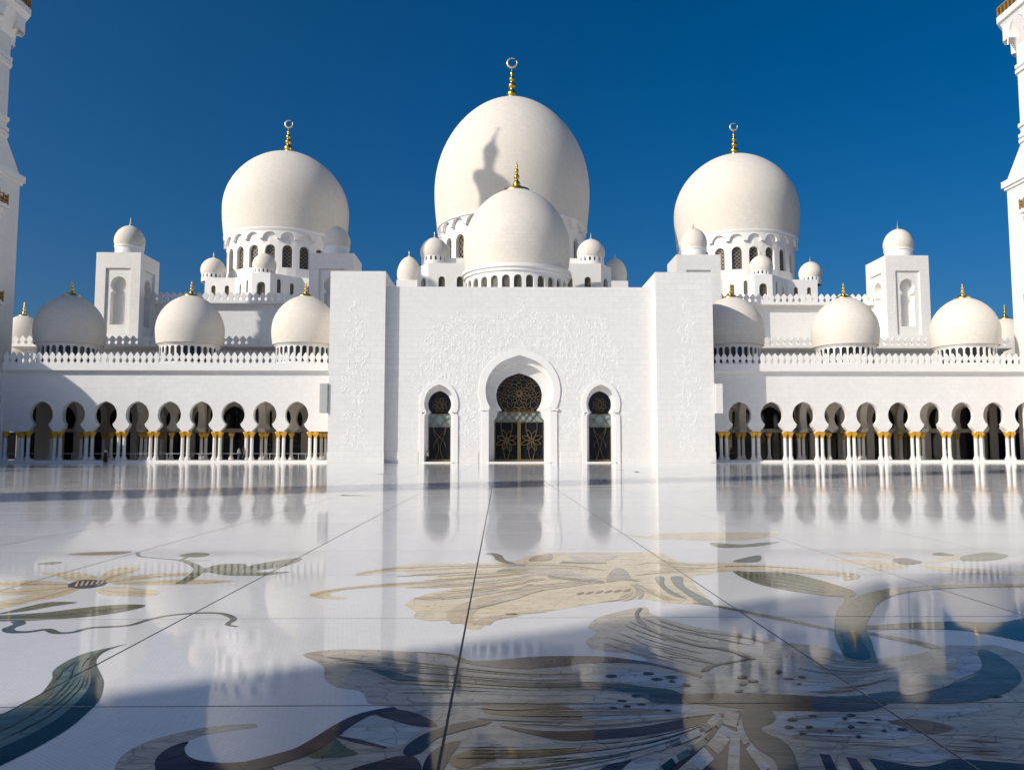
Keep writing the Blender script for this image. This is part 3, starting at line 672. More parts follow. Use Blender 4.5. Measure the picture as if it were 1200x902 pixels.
def dome_prof(rad, zb, zw, zt, rb, rtop=0.0, n=26):
    """zb base, zw widest level, zt apex; slight ogee at the top"""
    pr = []
    for i in range(9):
        t = i/8; pr.append((rb + (rad-rb)*math.sin(math.pi/2*t), zb + (zw-zb)*t))
    H = zt - zw
    for i in range(1, n+1):
        a = math.pi/2*i/n
        r = rad*math.cos(a)*(1 - 0.05*math.sin(a)**2)
        z = zw + H*(math.sin(a)*0.975 + 0.025*(i/n)**5)
        pr.append((r if i < n else 0.0, z))
    return pr
def ring(b, c, r0, r1, z0, z1, n=64):
    lathe(b, c, [(r0,z0),(r1,z0),(r1,z1),(r0,z1)], n)
def pane_mesh(hw, h, mat, lat=True, rad=None):
    """window pane with raised lattice; local: x across, y into the wall, z up from sill"""
    b = bmesh.new(); mp = plane_map((0,0,0), (1,0,0), (0,1,0)); pr = roundarch(hw*1.03, 0, h)
    arch_fill(b, mp, 0, pr, 0); me = meshof(b, 'window', M['pane'])
    lm = None
    if lat:
        b = bmesh.new()
        for k in range(-3, 9):
            for s in (-1, 1):
                pts = []
                for j in range(13):
                    u = -hw + 2*hw*j/12; z = k*h/6 + s*(u/(2*hw))*h/2.6 + h*0.1
                    zc = h - hw*1.06
                    if 0 < z < zc or (z >= zc and math.hypot(u, z-zc) < hw*0.97): pts.append((u, z))
                if len(pts) > 1: ribbon(b, pts, hw*0.055, mp, -0.05, -0.005)
        lm = meshof(b, 'lattice', M[mat])
    return me, lm
def big_dome(name, c, R_, zt, zw, zb, zd0, rb, rd, nb, win, blind, fin, label, cat='dome', group=None, mat='dome', finmat='gold', lat=True, cres=True, flare=None):
    """c centre, R_ radius, zt apex, zw widest, zb shell base, zd0 drum base, rd drum radius; win=(hw, z0, z1); blind=(rad, zc) or None"""
    t = empty(name, (c[0], c[1], zd0), label, cat, group)
    b = bmesh.new(); lathe(b, c, dome_prof(R_, zb, zw, zt, rb), 96 if R_ > 6 else 56)
    mk('shell', b, M[mat], t, True)
    b = bmesh.new(); n = nb; circ = 2*math.pi*rd; m = cyl_map(c, rd)
    hw, w0, w1 = win; dp = hw*0.75
    ztop = zb - 0.02
    for k in range(n):
        u0 = circ*k/n - circ/n/2; arch_panel(b, m, u0, u0+circ/n, zd0, ztop, roundarch(hw, w0, w1, 6), dp)
    if blind:
        br_, bz, be, proud = blind; ro = rd + proud; mo = cyl_map(c, ro); co = 2*math.pi*ro
        for k in range(n):
            u0 = co*k/n - co/n/2; h = min(br_, co/n*0.46)
            arch_panel(b, mo, u0, u0+co/n, bz, be, [(h, bz)] + [(h*math.cos(math.pi/2*i/6) if i < 6 else 0.0, bz + h*math.sin(math.pi/2*i/6)) for i in range(1, 7)], proud*0.96)
        lathe(b, c, [(ro, be), (flare or ro*1.02, ztop - 0.25), (flare or ro*1.02, ztop), (rd*0.9, ztop)], 72)
    else:
        e = (zb - w1)
        lathe(b, c, [(rd, w1+e*0.30),(rd*1.035, w1+e*0.4),(rd*1.035, w1+e*0.62),(rd*1.07, w1+e*0.72),(rd*1.07, zb),(rd*0.9, zb+0.01)], 72)
    dr = mk('drum', b, M['trim'], t)
    me, lm = pane_mesh(hw, w1-w0, 'lattice', lat)
    for k in range(n):
        a = 2*math.pi*k/n - math.pi/2
        p = Vector((c[0] + (rd-dp*0.92)*math.cos(a), c[1] + (rd-dp*0.92)*math.sin(a), w0))
        o = inst('window', me, p, dr, a + math.pi/2)
        if lm and math.sin(a) < 0.25:      # lattice joined to the pane's own level
            q = inst('lattice', lm, p, dr, a + math.pi/2)
    if not cres:
        k_ = [q[1] for q in dome_prof(R_, zb, zw, zt, rb) if q[1] > zw and q[0] < R_*0.24][0]
        b = bmesh.new(); lathe(b, c, [(R_*0.235, k_-0.02*R_), (R_*0.245, k_+0.035*R_), (R_*0.15, zt+0.025*R_), (R_*0.07, zt+0.07*R_), (0.0, zt+0.12*R_)], 32); mk('gold_cap', b, M['gold'], t, True)
    finial(t, c, fin[0], fin[1], fin[2], cres, finmat)
    return t

YM = 165.0
def dome_px(name, cx, Y, rpx, ytop, ywide, ybase, ydrum, rbpx, rdpx, nb, win, blind, fin, label, **k):
    fr = k.pop('front', 0.9); c = P(cx, ywide, Y); c = (c.x, Y); s = Y/F; z = lambda y: Z(y, Y); zf = lambda y: Z(y, Y - fr*rdpx*s)
    fl = k.pop('flare', None)
    bl = (blind[0]*s, zf(blind[1]), zf(blind[2]), blind[3]*s) if blind else None
    return big_dome(name, c, rpx*s, z(ytop), z(ywide), zf(ybase), zf(ydrum), rbpx*s, rdpx*s, nb, (win[0]*s, zf(win[1]), zf(win[2])), bl, (z(fin[0]), z(fin[1]), fin[2]*s), label, flare=fl*s if fl else None, **k)
# the three great domes
dome_px('great_dome', 600, YM, 92.5, 117, 227, 257, 345, 89, 84, 24, (6.6, 317, 277), (9.6, 268, 258.5, 4.0), (119, 66, 5.6),
        'largest central white marble dome with a gold finial and a shadow across it', flare=89.5, front=0.6)
for cx in (336, 862):
    dome_px('great_dome', cx, 170.0, 72.8, 181, 251, 275, 352, 70, 66.3, 22, (5.6, 320, 294), (7.8, 288, 279, 3.2), (182, 141, 4.5),
        ('large flanking marble dome on the side of the shaded minaret, gold crescent finial' if cx < 600 else 'large flanking marble dome on the side of the sunlit minaret, gold crescent finial'), group='large domes either side of the largest dome', flare=70.5, front=0.6)
# dome straight behind the entrance wall
dome_px('entrance_dome', 605.5, 122.0, 63.5, 222, 294, 310, 350, 60.5, 61, 28, (4.6, 345, 322.5), None, (223, 189, 4.0),
        'broad white dome directly above the entrance wall with a spiky gold finial', cres=False)
# arcade domes
ADOMES = [(82,), (223,), (357.5,), (857,), (990,), (1130,)]
lab = {82: 'arcade roof dome standing in the shadow of the minaret beside it', 1130: 'sunlit arcade roof dome beside the sunlit minaret',
       223: 'second arcade roof dome from the shaded minaret, sunlit with gold cap', 990: 'second arcade roof dome from the sunlit minaret, fully lit with gold cap',
       357.5: 'sunlit arcade roof dome partly hidden behind the entrance pier', 857: 'arcade roof dome half in shadow beside the entrance pier'}
for (cx,) in ADOMES:
    t = dome_px('arcade_dome', cx, 112.0, 38.3, 347, 389.5, 402, 428, 36.5, 33, 28, (2.7, 424, 405.5), None, (348.5, 330, 2.5), lab[cx],
            group='white domes along the arcade roof', cres=False, lat=False)
# small far domes at the ends, with a low parapet round them
YF = 141.0
MF = merlon_mesh(0.95, 1.25, 0.25)
for cx, lb in ((26.5, 'small far dome showing beside the shaded minaret face'), (1179, 'small far dome showing beside the sunlit minaret face')):
    dome_px('far_dome', cx, YF, 24, 371, 400, 414, 432, 23, 21, 20, (2.0, 428, 418), None, (372, 355, 1.7), lb, group='small far domes at the ends', cres=False, lat=False)

# ------------------------------------------------------------------ turrets: small domes with ring of dot windows
def turret(cx, Y, rpx, ytop, ybase, yfin, label, group, ring_win=True, n=16):
    c = P(cx, ybase, Y); s = Y/F; z = lambda y: Z(y, Y)
    dh = (ybase-ytop)
    t = empty('turret_dome', (c.x, Y, z(ybase)), label, 'dome', group)
    yb = ybase - dh*0.22
    b = bmesh.new(); lathe(b, (c.x, Y), dome_prof(rpx*s, z(yb), z(yb - dh*0.20), z(ytop), rpx*s*0.93), 40); mk('shell', b, M['dome'], t, True)
    b = bmesh.new(); rd = rpx*s*0.92
    if ring_win:
        m = cyl_map((c.x, Y), rd); cc = 2*math.pi*rd
        for k in range(n):
            u0 = cc*k/n; arch_panel(b, m, u0, u0+cc/n, z(ybase)-0.6, z(yb), roundarch(cc/n*0.2, z(ybase)+0.15*(z(yb)-z(ybase)), z(yb)-0.12*(z(yb)-z(ybase)), 4), 0.4)
        g_ = bmesh.new(); lathe(g_, (c.x, Y), [(rd-0.38, z(ybase)-0.6), (rd-0.38, z(yb)+0.05)], 24); mk('window_ring', g_, M['pane'], t)
    else:
        lathe(b, (c.x, Y), [(rd, z(ybase)-0.3), (rd, z(yb)-0.25), (rd*1.06, z(yb)-0.2), (rd*1.06, z(yb)+0.03), (rd*0.8, z(yb)+0.04)], 40)
    mk('drum', b, M['trim'], t)
    b = bmesh.new(); lathe(b, (c.x, Y), [(0.28, z(ytop)-0.1), (0.2, z(ytop)+0.1), (0.09, z(ytop)+0.2), (0.13, z(ytop)+0.45), (0.05, z(ytop)+0.6), (0.0, z(yfin))], 8); mk('finial', b, M['palegold'], t)
    return c
g1 = 'small turret domes round the great domes'
turret(509, 140, 16.7, 279, 309, 272, 'turret dome on the window block close beside the broad entrance dome, shaded minaret side', g1)
turret(692.5, 140, 16.7, 280, 309, 272, 'turret dome on the window block close beside the broad entrance dome, sunlit minaret side', g1)
turret(479, 168, 14, 301, 338, 294, 'outer turret dome rising behind the entrance wall, shaded minaret side', g1)
turret(721, 168, 14, 302, 338, 296, 'outer turret dome rising behind the entrance wall, sunlit minaret side', g1)
turret(309.5, 152, 13.9, 298, 323, 289, 'turret dome on a faceted bay before a flanking dome, shaded minaret side', g1)
turret(892, 152, 13.9, 298, 323, 289, 'turret dome on a faceted bay before a flanking dome, sunlit minaret side', g1)
turret(249.5, 160, 14.2, 303.5, 329, 296, 'outer turret dome on the hall roof beside a large flanking dome, shaded minaret side', g1)
turret(950, 160, 13.6, 305.5, 330, 299, 'outer turret dome on the hall roof beside a large flanking dome, sunlit minaret side', g1)

# ------------------------------------------------------------------ window blocks under the great domes
def add_windows(parent, m_, specs, rz, lat='lattice'):
    for (u, z0, z1, hw) in specs:
        me, lm = pane_mesh(hw, z1-z0, lat, True)
        p = m_(u, z0, hw*0.7)
        wd = inst('window', me, p, parent, rz); inst('lattice', lm, p, wd, 0.0)
def facet_wall(b, plan, z0, z1, wins):
    """walls along plan (open list of xy points, left to right as seen from the front); wins[i] = [(fraction, z0, z1, hw)...]"""
    maps = []
    for i, (a, c_) in enumerate(zip(plan, plan[1:])):
        a, c_ = Vector((*a, 0)), Vector((*c_, 0)); d = (c_-a); L = d.length; d.normalize(); inn = Vector((-d.y, d.x, 0))
        m = plane_map(a, d, inn); ws = wins[i] if i < len(wins) else []
        maps.append((m, L, math.atan2(d.y, d.x)))
        if not ws: face(b, [m(0,z0,0), m(L,z0,0), m(L,z1,0), m(0,z1,0)]); continue
        cuts = [0.0] + [(x[0]+y[0])/2*L for x, y in zip(ws, ws[1:])] + [L]
        for k, wv in enumerate(ws): arch_panel(b, m, cuts[k], cuts[k+1], z0, z1, roundarch(wv[3], wv[1], wv[2], 6), wv[3]*0.75, uc=wv[0]*L)
    return maps
def block(name, plan, yt, Y, wins, label, group=None, zbot=6.0, back=12.0, roof=True):
    z1 = Z(yt, Y); cx = sum(p[0] for p in plan)/len(plan)
    t = empty(name, (cx, Y, zbot), label, 'building', group)
    b = bmesh.new(); maps = facet_wall(b, plan, zbot, z1, wins)
    full = plan + [(plan[-1][0], plan[-1][1]+back), (plan[0][0], plan[0][1]+back)]
    facet_wall(b, [plan[-1], full[-2], full[-1], plan[0]], zbot, z1, [])
    face(b, [(x, y, z1) for x, y in full])
    wl = mk('wall', b, M['trim'], t)
    for (m, L, rz), ws in zip(maps, wins): add_windows(wl, m, [(f*L, a, b_, h) for f, a, b_, h in ws], rz)
    return t
def bz(Y, y0, y1): return Z(y0, Y), Z(y1, Y)
# central blocks beside the entrance dome
Yb = 136.0
for s in (0, 1):
    pl = [(X(487, Yb, 310), Yb+3.2), (X(502, Yb, 310), Yb), (X(560, Yb, 310), Yb)]
    a, b_ = bz(Yb, 334.5, 324)
    wn = [[(0.55, a, b_, 0.85)], [(0.27, a-1.0, b_, 0.55), (0.64, a-1.0, b_, 0.55)]]
    if s: pl = [(mir(x), y) for x, y in pl][::-1]; wn = [[(1-q[0],)+q[1:] for q in w_][::-1] for w_ in wn][::-1]
    block('window_block', pl, 308.5, Yb, wn, 'low white block with arched windows beside the broad entrance dome' + (', shaded minaret side', ', sunlit minaret side')[s], 'window blocks by the entrance dome')
# drum base of the central dome and hall roof
bm = bmesh.new(); box(bm, X(470, 170), mir(X(470, 170)), 160, 176, 10, Z(338, 168)); box(bm, X(515, 150), mir(X(515, 150)), 139.5, 160, 10, Z(318, 150))
tag(mk('dome_podium', bm, M['trim']), 'white stepped podium under the largest central dome', 'podium')
# flanking window blocks with faceted bay
for s in (0, 1):
    Yb = 154.0
    xs = lambda p, Y=Yb: X(p, Y, 335)
    pl = [(xs(240), Yb), (xs(276), Yb), (X(295, 149.5, 335), 149.5), (X(316.5, 149.5, 335), 149.5), (X(353, Yb, 335), Yb), (xs(392), Yb)]
    a, b_ = Z(348, Yb), Z(335.5, Yb); a2, b2 = Z(350, 150), Z(331.5, 150)
    wn = [[(0.28, a, b_, 0.42), (0.72, a, b_, 0.42)], [(0.3, a, b_, 0.3), (0.72, a, b_+0.4, 0.3)], [(0.5, a2, b2, 0.8)], [(0.28, a, b_+0.6, 0.42), (0.7, a, b_+0.2, 0.42)], [(0.25, a, b_, 0.42), (0.65, a, b_, 0.42)]]
    if s: pl = [(mir(x), y) for x, y in pl][::-1]; wn = [[(1-q[0],)+q[1:] for q in w_][::-1] for w_ in wn][::-1]
    block('window_block', pl, 326.5, Yb, wn, 'white faceted block with lattice windows under a large flanking dome' + (', shaded minaret side', ', sunlit minaret side')[s], 'window blocks under the flanking domes', back=34.0)

# ------------------------------------------------------------------ prayer hall: upper wall, lower terrace, four towers
zU0, zUs, zUp = Z(356, YU), Z(356, YU), Z(347.5, YU-1)
MU = merlon_mesh(1.02, Z(343, YU-1) - Z(353, YU-1), 0.3)
ML = merlon_mesh(1.02, Z(393.5, YL-1) - Z(403.5, YL-1), 0.3)
for s in (0, 1):
    hx = lambda a: mir(a) if s else a
    def bx(b, x0, x1, *r_): x0, x1 = sorted((hx(x0), hx(x1))); box(b, x0, x1, *r_)
    side = 'with the curved shadow of a dome across it'
    t = empty('hall_wall', (hx(X(280, YU)), YU, 10), 'plain upper hall wall between two square towers under a jutting parapet' + (', shaded minaret side', ', sunlit minaret side')[s], 'wall', 'upper hall walls')
    b = bmesh.new(); bx(b, X(135, YU), X(445, YU), YU, YU+16, 8, Z(357.5, YU)); mk('wall', b, M['wall'], t)
    b = bmesh.new(); bx(b, X(135, YU), X(445, YU), YU-1.1, YU+2, Z(357.5, YU)+0.004, Z(353.2, YU-1)); mk('cornice', b, M['trim'], t)
    x0, x1 = sorted((hx(X(175, YU)), hx(X(385, YU))))
    merlon_row(t, MU, (x0, YU-0.9, Z(353.2, YU-1)), (x1, YU-0.9, Z(353.2, YU-1)), 1.02)
    # lower terrace
    t = empty('terrace_wall', (hx(X(200, YL)), YL, 8), 'lower terrace wall with battlemented parapet running behind the arcade domes' + (', shaded minaret side', ', sunlit minaret side')[s], 'wall', 'terrace walls behind the arcade domes')
    xl = X(17, YL, 400)
    b = bmesh.new(); bx(b, xl+0.9, X(450, YL), YL, YU+2, 6, Z(411, YL)); mk('wall', b, M['wall'], t)
    b = bmesh.new()
    y0, y1 = Z(411, YL)+0.004, Z(404, YL-1)
    bx(b, xl, X(450, YL), YL-1.0, YU, (y0+y1)/2, y1)
    xa, xb = sorted((hx(xl), hx(X(450, YL))))
    pl0 = [(xa+0.9*(1-s), YL-0.1), (xb-0.9*s, YL-0.1), (xb-0.9*s, YU), (xa+0.9*(1-s), YU)]; pl1 = [(xa+0.02, YL-0.98), (xb-0.02, YL-0.98), (xb-0.02, YU), (xa+0.02, YU)]
    prism(b, pl0, y0, (y0+y1)/2-0.004, pl1)
    mk('cornice', b, M['trim'], t)
    merlon_row(t, ML, (xa+0.2, YL-0.8, y1), (xb-0.2, YL-0.8, y1), 1.02)
    # towers
    for k, (pa, pb, cxd) in enumerate(((113, 165.2, 151.5), (362.5, 415, 394.6))):
        x0, x1 = sorted((hx(X(pa, YT, 300)), hx(X(pb, YT, 300))))
        zt, zb = Z(297.5, YT), 8.0
        wd = x1-x0; yb = YT + wd*1.0
        lbl = ('free-standing square tower with keyhole niches behind outer arcade domes', 'square white tower with keyhole niches rising right behind the entrance pier')[k] + (', shaded minaret side', ', sunlit minaret side')[s]
        t = empty('square_tower', ((x0+x1)/2, (YT+yb)/2, zb), lbl, 'tower', ('outer square towers', 'inner square towers')[k])
        b = bmesh.new()
        zp0, zp1 = Z(391, YT), Z(315.5, YT)
        kh = keyhole(wd*0.175, Z(334.5, YT), Z(324.5, YT), Z(341, YT), [(wd*0.165, Z(381, YT)), (wd*0.165, Z(344, YT)), (wd*0.125, Z(342.5, YT))])
        for (o, ud, dd) in (((x0,YT,0),(1,0,0),(0,1,0)), ((x1,YT,0),(0,1,0),(-1,0,0)), ((x0,yb,0),(0,-1,0),(1,0,0)), ((x1,yb,0),(-1,0,0),(0,-1,0))):
            m = plane_map(o, ud, dd); W_ = wd
            # frame, shallow panel, deeper keyhole niche
            a_, c_ = W_*0.22, W_*0.78
            q = lambda *p: face(b, [m(*v) for v in p])
            q((0,zb,0),(W_,zb,0),(W_,zp0,0),(0,zp0,0)); q((0,zp1,0),(W_,zp1,0),(W_,zt,0),(0,zt,0))
            q((0,zp0,0),(a_,zp0,0),(a_,zp1,0),(0,zp1,0)); q((c_,zp0,0),(W_,zp0,0),(W_,zp1,0),(c_,zp1,0))
            for (e0, e1) in (((a_,zp0),(c_,zp0)), ((c_,zp0),(c_,zp1)), ((c_,zp1),(a_,zp1)), ((a_,zp1),(a_,zp0))):
                q((*e0,0),(*e1,0),(*e1,0.28),(*e0,0.28))
            mm = lambda u, z, d, m=m: m(u, z, d+0.28)
            arch_panel(b, mm, a_, c_, zp0, zp1, kh, 1.1); arch_fill(b, mm, (a_+c_)/2, kh, 1.1)
        face(b, [(x0,YT,zt),(x1,YT,zt),(x1,yb,zt),(x0,yb,zt)])
        mk('shaft', b, M['wall'], t)
        turret(cxd if not s else (1053 if k == 0 else 813), YT+wd/2, 17.0 if k == 0 else 15.8, 266.5, 299, 256,
               ('plain small dome on top of the outer square tower', 'plain small dome on top of the square tower by the entrance pier')[k] + (', shaded minaret side', ', sunlit minaret side')[s], ('domes on the outer towers', 'domes on the inner towers')[k], ring_win=False)
# hall roofs (seen only from above) and the mass behind
bm = bmesh.new(); box(bm, X(20, 124), mir(X(20, 124)), YU+16, 200, 0, 16); tag(mk('hall_mass', bm, M['wall']), 'plain rear mass of the prayer hall under the great domes', 'building')

# ------------------------------------------------------------------ arcades
MA = merlon_mesh(0.825, Z(413, YA-0.6) - Z(425.8, YA-0.6), 0.22)
kA = YA/F
zw0 = ZCAP1 + 0.006
prA = keyhole(13.5*kA, Z(486.5, YA), Z(470.3, YA), Z(497, YA), [(14.4*kA, zw0), (14.4*kA, Z(505, YA)), (9.4*kA, Z(499.4, YA)), (9.6*kA, Z(498.4, YA))], 10)
THK = 0.72
YB = 118.0
ARC = []
for s, first, last in ((0, 48.2, 347.6), (1, 867.3, 1165.5)):
    x0, x1 = X(first, YA, 487), X(last, YA, 487); bay = (x1-x0)/8
    cx = [x0 + bay*i for i in range(9)]
    inner = X(384.5, YA) if s == 0 else X(837.5, YA)
    outer = XL if s == 0 else XR
    if s: cx.append(cx[-1] + bay)
    lbl = 'white keyhole-arch arcade on gold-capped columns, outer end shaded, barrier rail between columns' if s == 0 else 'white keyhole-arch arcade on gold-capped columns, shaded only next to the entrance pier'
    t = empty('arcade', ((x0+x1)/2, YA, 0), lbl, 'arcade', 'arcades')
    zc0, zc1, zpt = Z(437, YA), Z(432.5, YA-0.6), Z(425.8, YA-0.6)
    b = bmesh.new(); m = plane_map((0, YA, 0), (1, 0, 0), (0, 1, 0))
    for c in cx: arch_panel(b, m, c-bay/2, c+bay/2, zw0, zc0, prA, THK, back=True)
    lo, hi = cx[0]-bay/2, cx[-1]+bay/2
    for a, c in ((min(inner, outer), lo), (hi, max(inner, outer))):
        if c - a > 0.05:
            box(b, a, c, YA+0.003, YA+THK, zw0, zc0)
    for c in [lo + bay*i for i in range(len(cx)+1)]:      # soffit of each pier
        face(b, [(max(c-bay/2+14.4*kA, min(inner, outer)), YA, zw0), (c+bay/2-14.4*kA, YA, zw0), (c+bay/2-14.4*kA, YA+THK, zw0), (max(c-bay/2+14.4*kA, min(inner, outer)), YA+THK, zw0)])
    ox = outer - 1.5 if s == 0 else outer + 1.5; box(b, min(outer, ox), max(outer, ox), YA-0.3, YA+THK, 0, zc0); mk('wall', b, M['wall'], t)
    xa, xb = min(inner, outer), max(inner, outer)
    b = bmesh.new()
    box(b, xa, xb, YA-0.22, YA+0.6, zc0+0.004, (zc0+zc1)/2)
    box(b, xa, xb, YA-0.60, YA+0.6, (zc0+zc1)/2+0.003, zpt)
    mk('cornice', b, M['trim'], t)
    merlon_row(t, MA, (xa, YA-0.42, zpt), (xb, YA-0.42, zpt), 0.825)
    b = bmesh.new(); box(b, xa, xb, YA+0.62, YB, zc1+0.1, zc1+0.4); mk('roof', b, M['roof'], t)
    b = bmesh.new(); box(b, xa-1, xb+1, YA-0.75, YB+0.5, -0.02, ZPL-0.14); box(b, xa-1, xb+1, YA-0.45, YB+0.5, ZPL-0.137, ZPL); mk('plinth', b, M['trim'], t)
    # ceiling, back wall with dark glazed keyholes, cross arches
    ceil = Z(466, YA)
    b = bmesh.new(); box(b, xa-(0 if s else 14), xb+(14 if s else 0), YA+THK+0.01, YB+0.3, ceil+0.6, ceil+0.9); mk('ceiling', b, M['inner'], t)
    b = bmesh.new(); mb = plane_map((0, YB, 0), (1, 0, 0), (0, 1, 0))
    gl = bmesh.new()
    kb = keyhole(1.75, 5.9, 8.0, 4.75, [(1.55, ZPL), (1.55, 4.1), (1.9, 4.15), (1.3, 4.7)], 8)
    cxb = cx + [cx[0]-bay*k_ for k_ in (1, 2, 3)] if s == 0 else cx + [cx[-1]+bay*k_ for k_ in (1, 2, 3)]
    lo_b, hi_b = min(cxb)-bay/2, max(cxb)+bay/2
    for i, c in enumerate(cxb):
        arch_panel(b, mb, c-bay/2, c+bay/2, ZPL, ceil+0.6, kb, 0.6)
    for a, c in ((min(xa, lo_b-0.01), lo_b), (hi_b, max(xb, hi_b+0.01))):
        if c-a > 0.05: face(b, [(a,YB,ZPL),(c,YB,ZPL),(c,YB,ceil+0.6),(a,YB,ceil+0.6)])
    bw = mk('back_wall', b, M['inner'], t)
    for i, c in enumerate(cxb):
        g_ = bmesh.new(); arch_fill(g_, mb, c, kb, 0.5); gp = mk('glazing', g_, M['glass'], bw)
        g_ = bmesh.new(); box(g_, c-1.55, c+1.55, YB+0.15, YB+0.4, 4.15, 4.72); mk('lintel', g_, M['inner'], bw)
    # middle row of arches and cross arches in the arcade depth
    YMid = 111.4; mm = plane_map((0, YMid, 0), (1, 0, 0), (0, 1, 0))
    prM = keyhole(1.72, Z(487, YA)-0.1, Z(470, YA)-0.1, Z(498, YA)-0.1, [(2.0, zw0), (2.0, zw0+0.1), (1.25, Z(499.4, YA)-0.1)], 8)
    for i in range(0, len(cx)):
        c = cx[i]
        if i % 4 in (1, 2): continue
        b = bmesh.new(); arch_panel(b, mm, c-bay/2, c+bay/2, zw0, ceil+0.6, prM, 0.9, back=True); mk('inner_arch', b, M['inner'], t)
    kx = keyhole(2.3, 6.0, 8.6, 4.6, [(2.35, zw0), (2.35, zw0+0.1), (1.7, 4.55)], 8)
    cross = [lo + bay*i for i in range(len(cx)+1) if i % 2 == 1]
    for xq in cross:
        for yy0, yy1 in ((YA+THK, YMid), (YMid+0.9, YB)):
            mx = plane_map((xq-0.45, 0, 0), (0, 1, 0), (1, 0, 0))
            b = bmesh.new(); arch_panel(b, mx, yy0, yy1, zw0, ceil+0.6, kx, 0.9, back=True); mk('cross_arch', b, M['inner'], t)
    piers = [lo + bay*i for i in range(len(cx)+1)]
    for i, c in enumerate(piers):
        for dx in (-0.36, 0.36):
            if xa-0.2 < c+dx < xb+0.2:
                column(t, c+dx, YA+THK/2)
        column(t, c-0.30, YMid+0.45)
        if i % 2 == 1: column(t, c+0.30, YMid+0.45); column(t, c, YB-0.4)
    if s == 0:
        for px_ in (6.2, 22): column(t, X(px_, YA), YA+THK/2)
    xo, xi = sorted((outer - (2 if s == 0 else -2), (lo-0.9) if s == 0 else (hi+0.9)))
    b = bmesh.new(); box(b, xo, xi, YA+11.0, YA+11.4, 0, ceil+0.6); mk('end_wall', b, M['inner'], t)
    ARC.append((t, xa, xb, lo, hi, bay, cx))

# ------------------------------------------------------------------ entrance block
kR = YR/F
xPL0, xPL1, xPR0, xPR1 = X(384.5, YP), X(450, YP), X(770, YP), X(837.5, YP)
zPier, zRec = Z(318.3, YP), Z(336.3, YR)
ent = empty('entrance_block', (AXIS, YP, 0), 'tall white marble entrance block with carved floral relief and three keyhole doorways', 'building')
b = bmesh.new(); m = plane_map((0, YR, 0), (1, 0, 0), (0, 1, 0))
def zr(y): return Z(y, YR)
xc, xl_, xr_ = X(608.8, YR), X(514.4, YR), X(704.2, YR)
pC = keyhole(40*kR, zr(457.5), zr(416), zr(478), [(36*kR, 0.0), (36*kR, zr(480))], 12)
pC2 = keyhole(36*kR, zr(458.5), zr(423.5), zr(478.5), [(33.5*kR, 0.0), (33.5*kR, zr(481))], 12)
pC3 = keyhole(27.3*kR, zr(462), zr(435.5), zr(480), [(29.8*kR, 0.0), (29.8*kR, zr(492)), (27.0*kR, zr(488)), (25.4*kR, zr(481.5))], 12)
pS = keyhole(17.2*kR, zr(473.5), zr(450.3), zr(482.5), [(16.8*kR, 0.0), (16.8*kR, zr(487)), (14.6*kR, zr(484))], 10)
pS2 = keyhole(13.7*kR, zr(473.5), zr(457), zr(482.8), [(13.4*kR, 0.0), (13.4*kR, zr(486.5)), (11.6*kR, zr(484))], 10)
xm1, xm2 = X(545, YR), X(672, YR)
arch_panel(b, m, xPL1+0.003, xm1, 0, zRec, pS, 1.0, uc=xl_)
arch_panel(b, m, xm1, xm2, 0, zRec, pC, 0.8, uc=xc)
arch_panel(b, m, xm2, xPR0-0.003, 0, zRec, pS, 1.0, uc=xr_)
m1 = lambda u, z, d: m(u, z, d+0.8); m2 = lambda u, z, d: m(u, z, d+1.7); m3 = lambda u, z, d: m(u, z, d+1.0)
arch_panel(b, m1, xm1+1, xm2-1, 0, zr(405), pC2, 0.9, uc=xc)
arch_panel(b, m2, xm1+1, xm2-1, 0, zr(405), pC3, 0.6, uc=xc)
arch_panel(b, m3, xPL1+1, xm1-0.3, 0, zr(440), pS2, 0.6, uc=xl_)
arch_panel(b, m3, xm2+0.3, xPR0-1, 0, zr(440), pS2, 0.6, uc=xr_)
face(b, [(xPL1, YR, zRec), (xPR0, YR, zRec), (xPR0, YR+16, zRec), (xPL1, YR+16, zRec)])
face(b, [(xPL1, YR+16, 0), (xPR0, YR+16, 0), (xPR0, YR+16, zRec), (xPL1, YR+16, zRec)])
mk('wall', b, M['facade'], ent)
for x0, x1 in ((xPL0, xPL1), (xPR0, xPR1)):
    b = bmesh.new(); box(b, x0, x1, YP, YP+13, 0, zPier); mk('pier', b, M['facade'], ent)
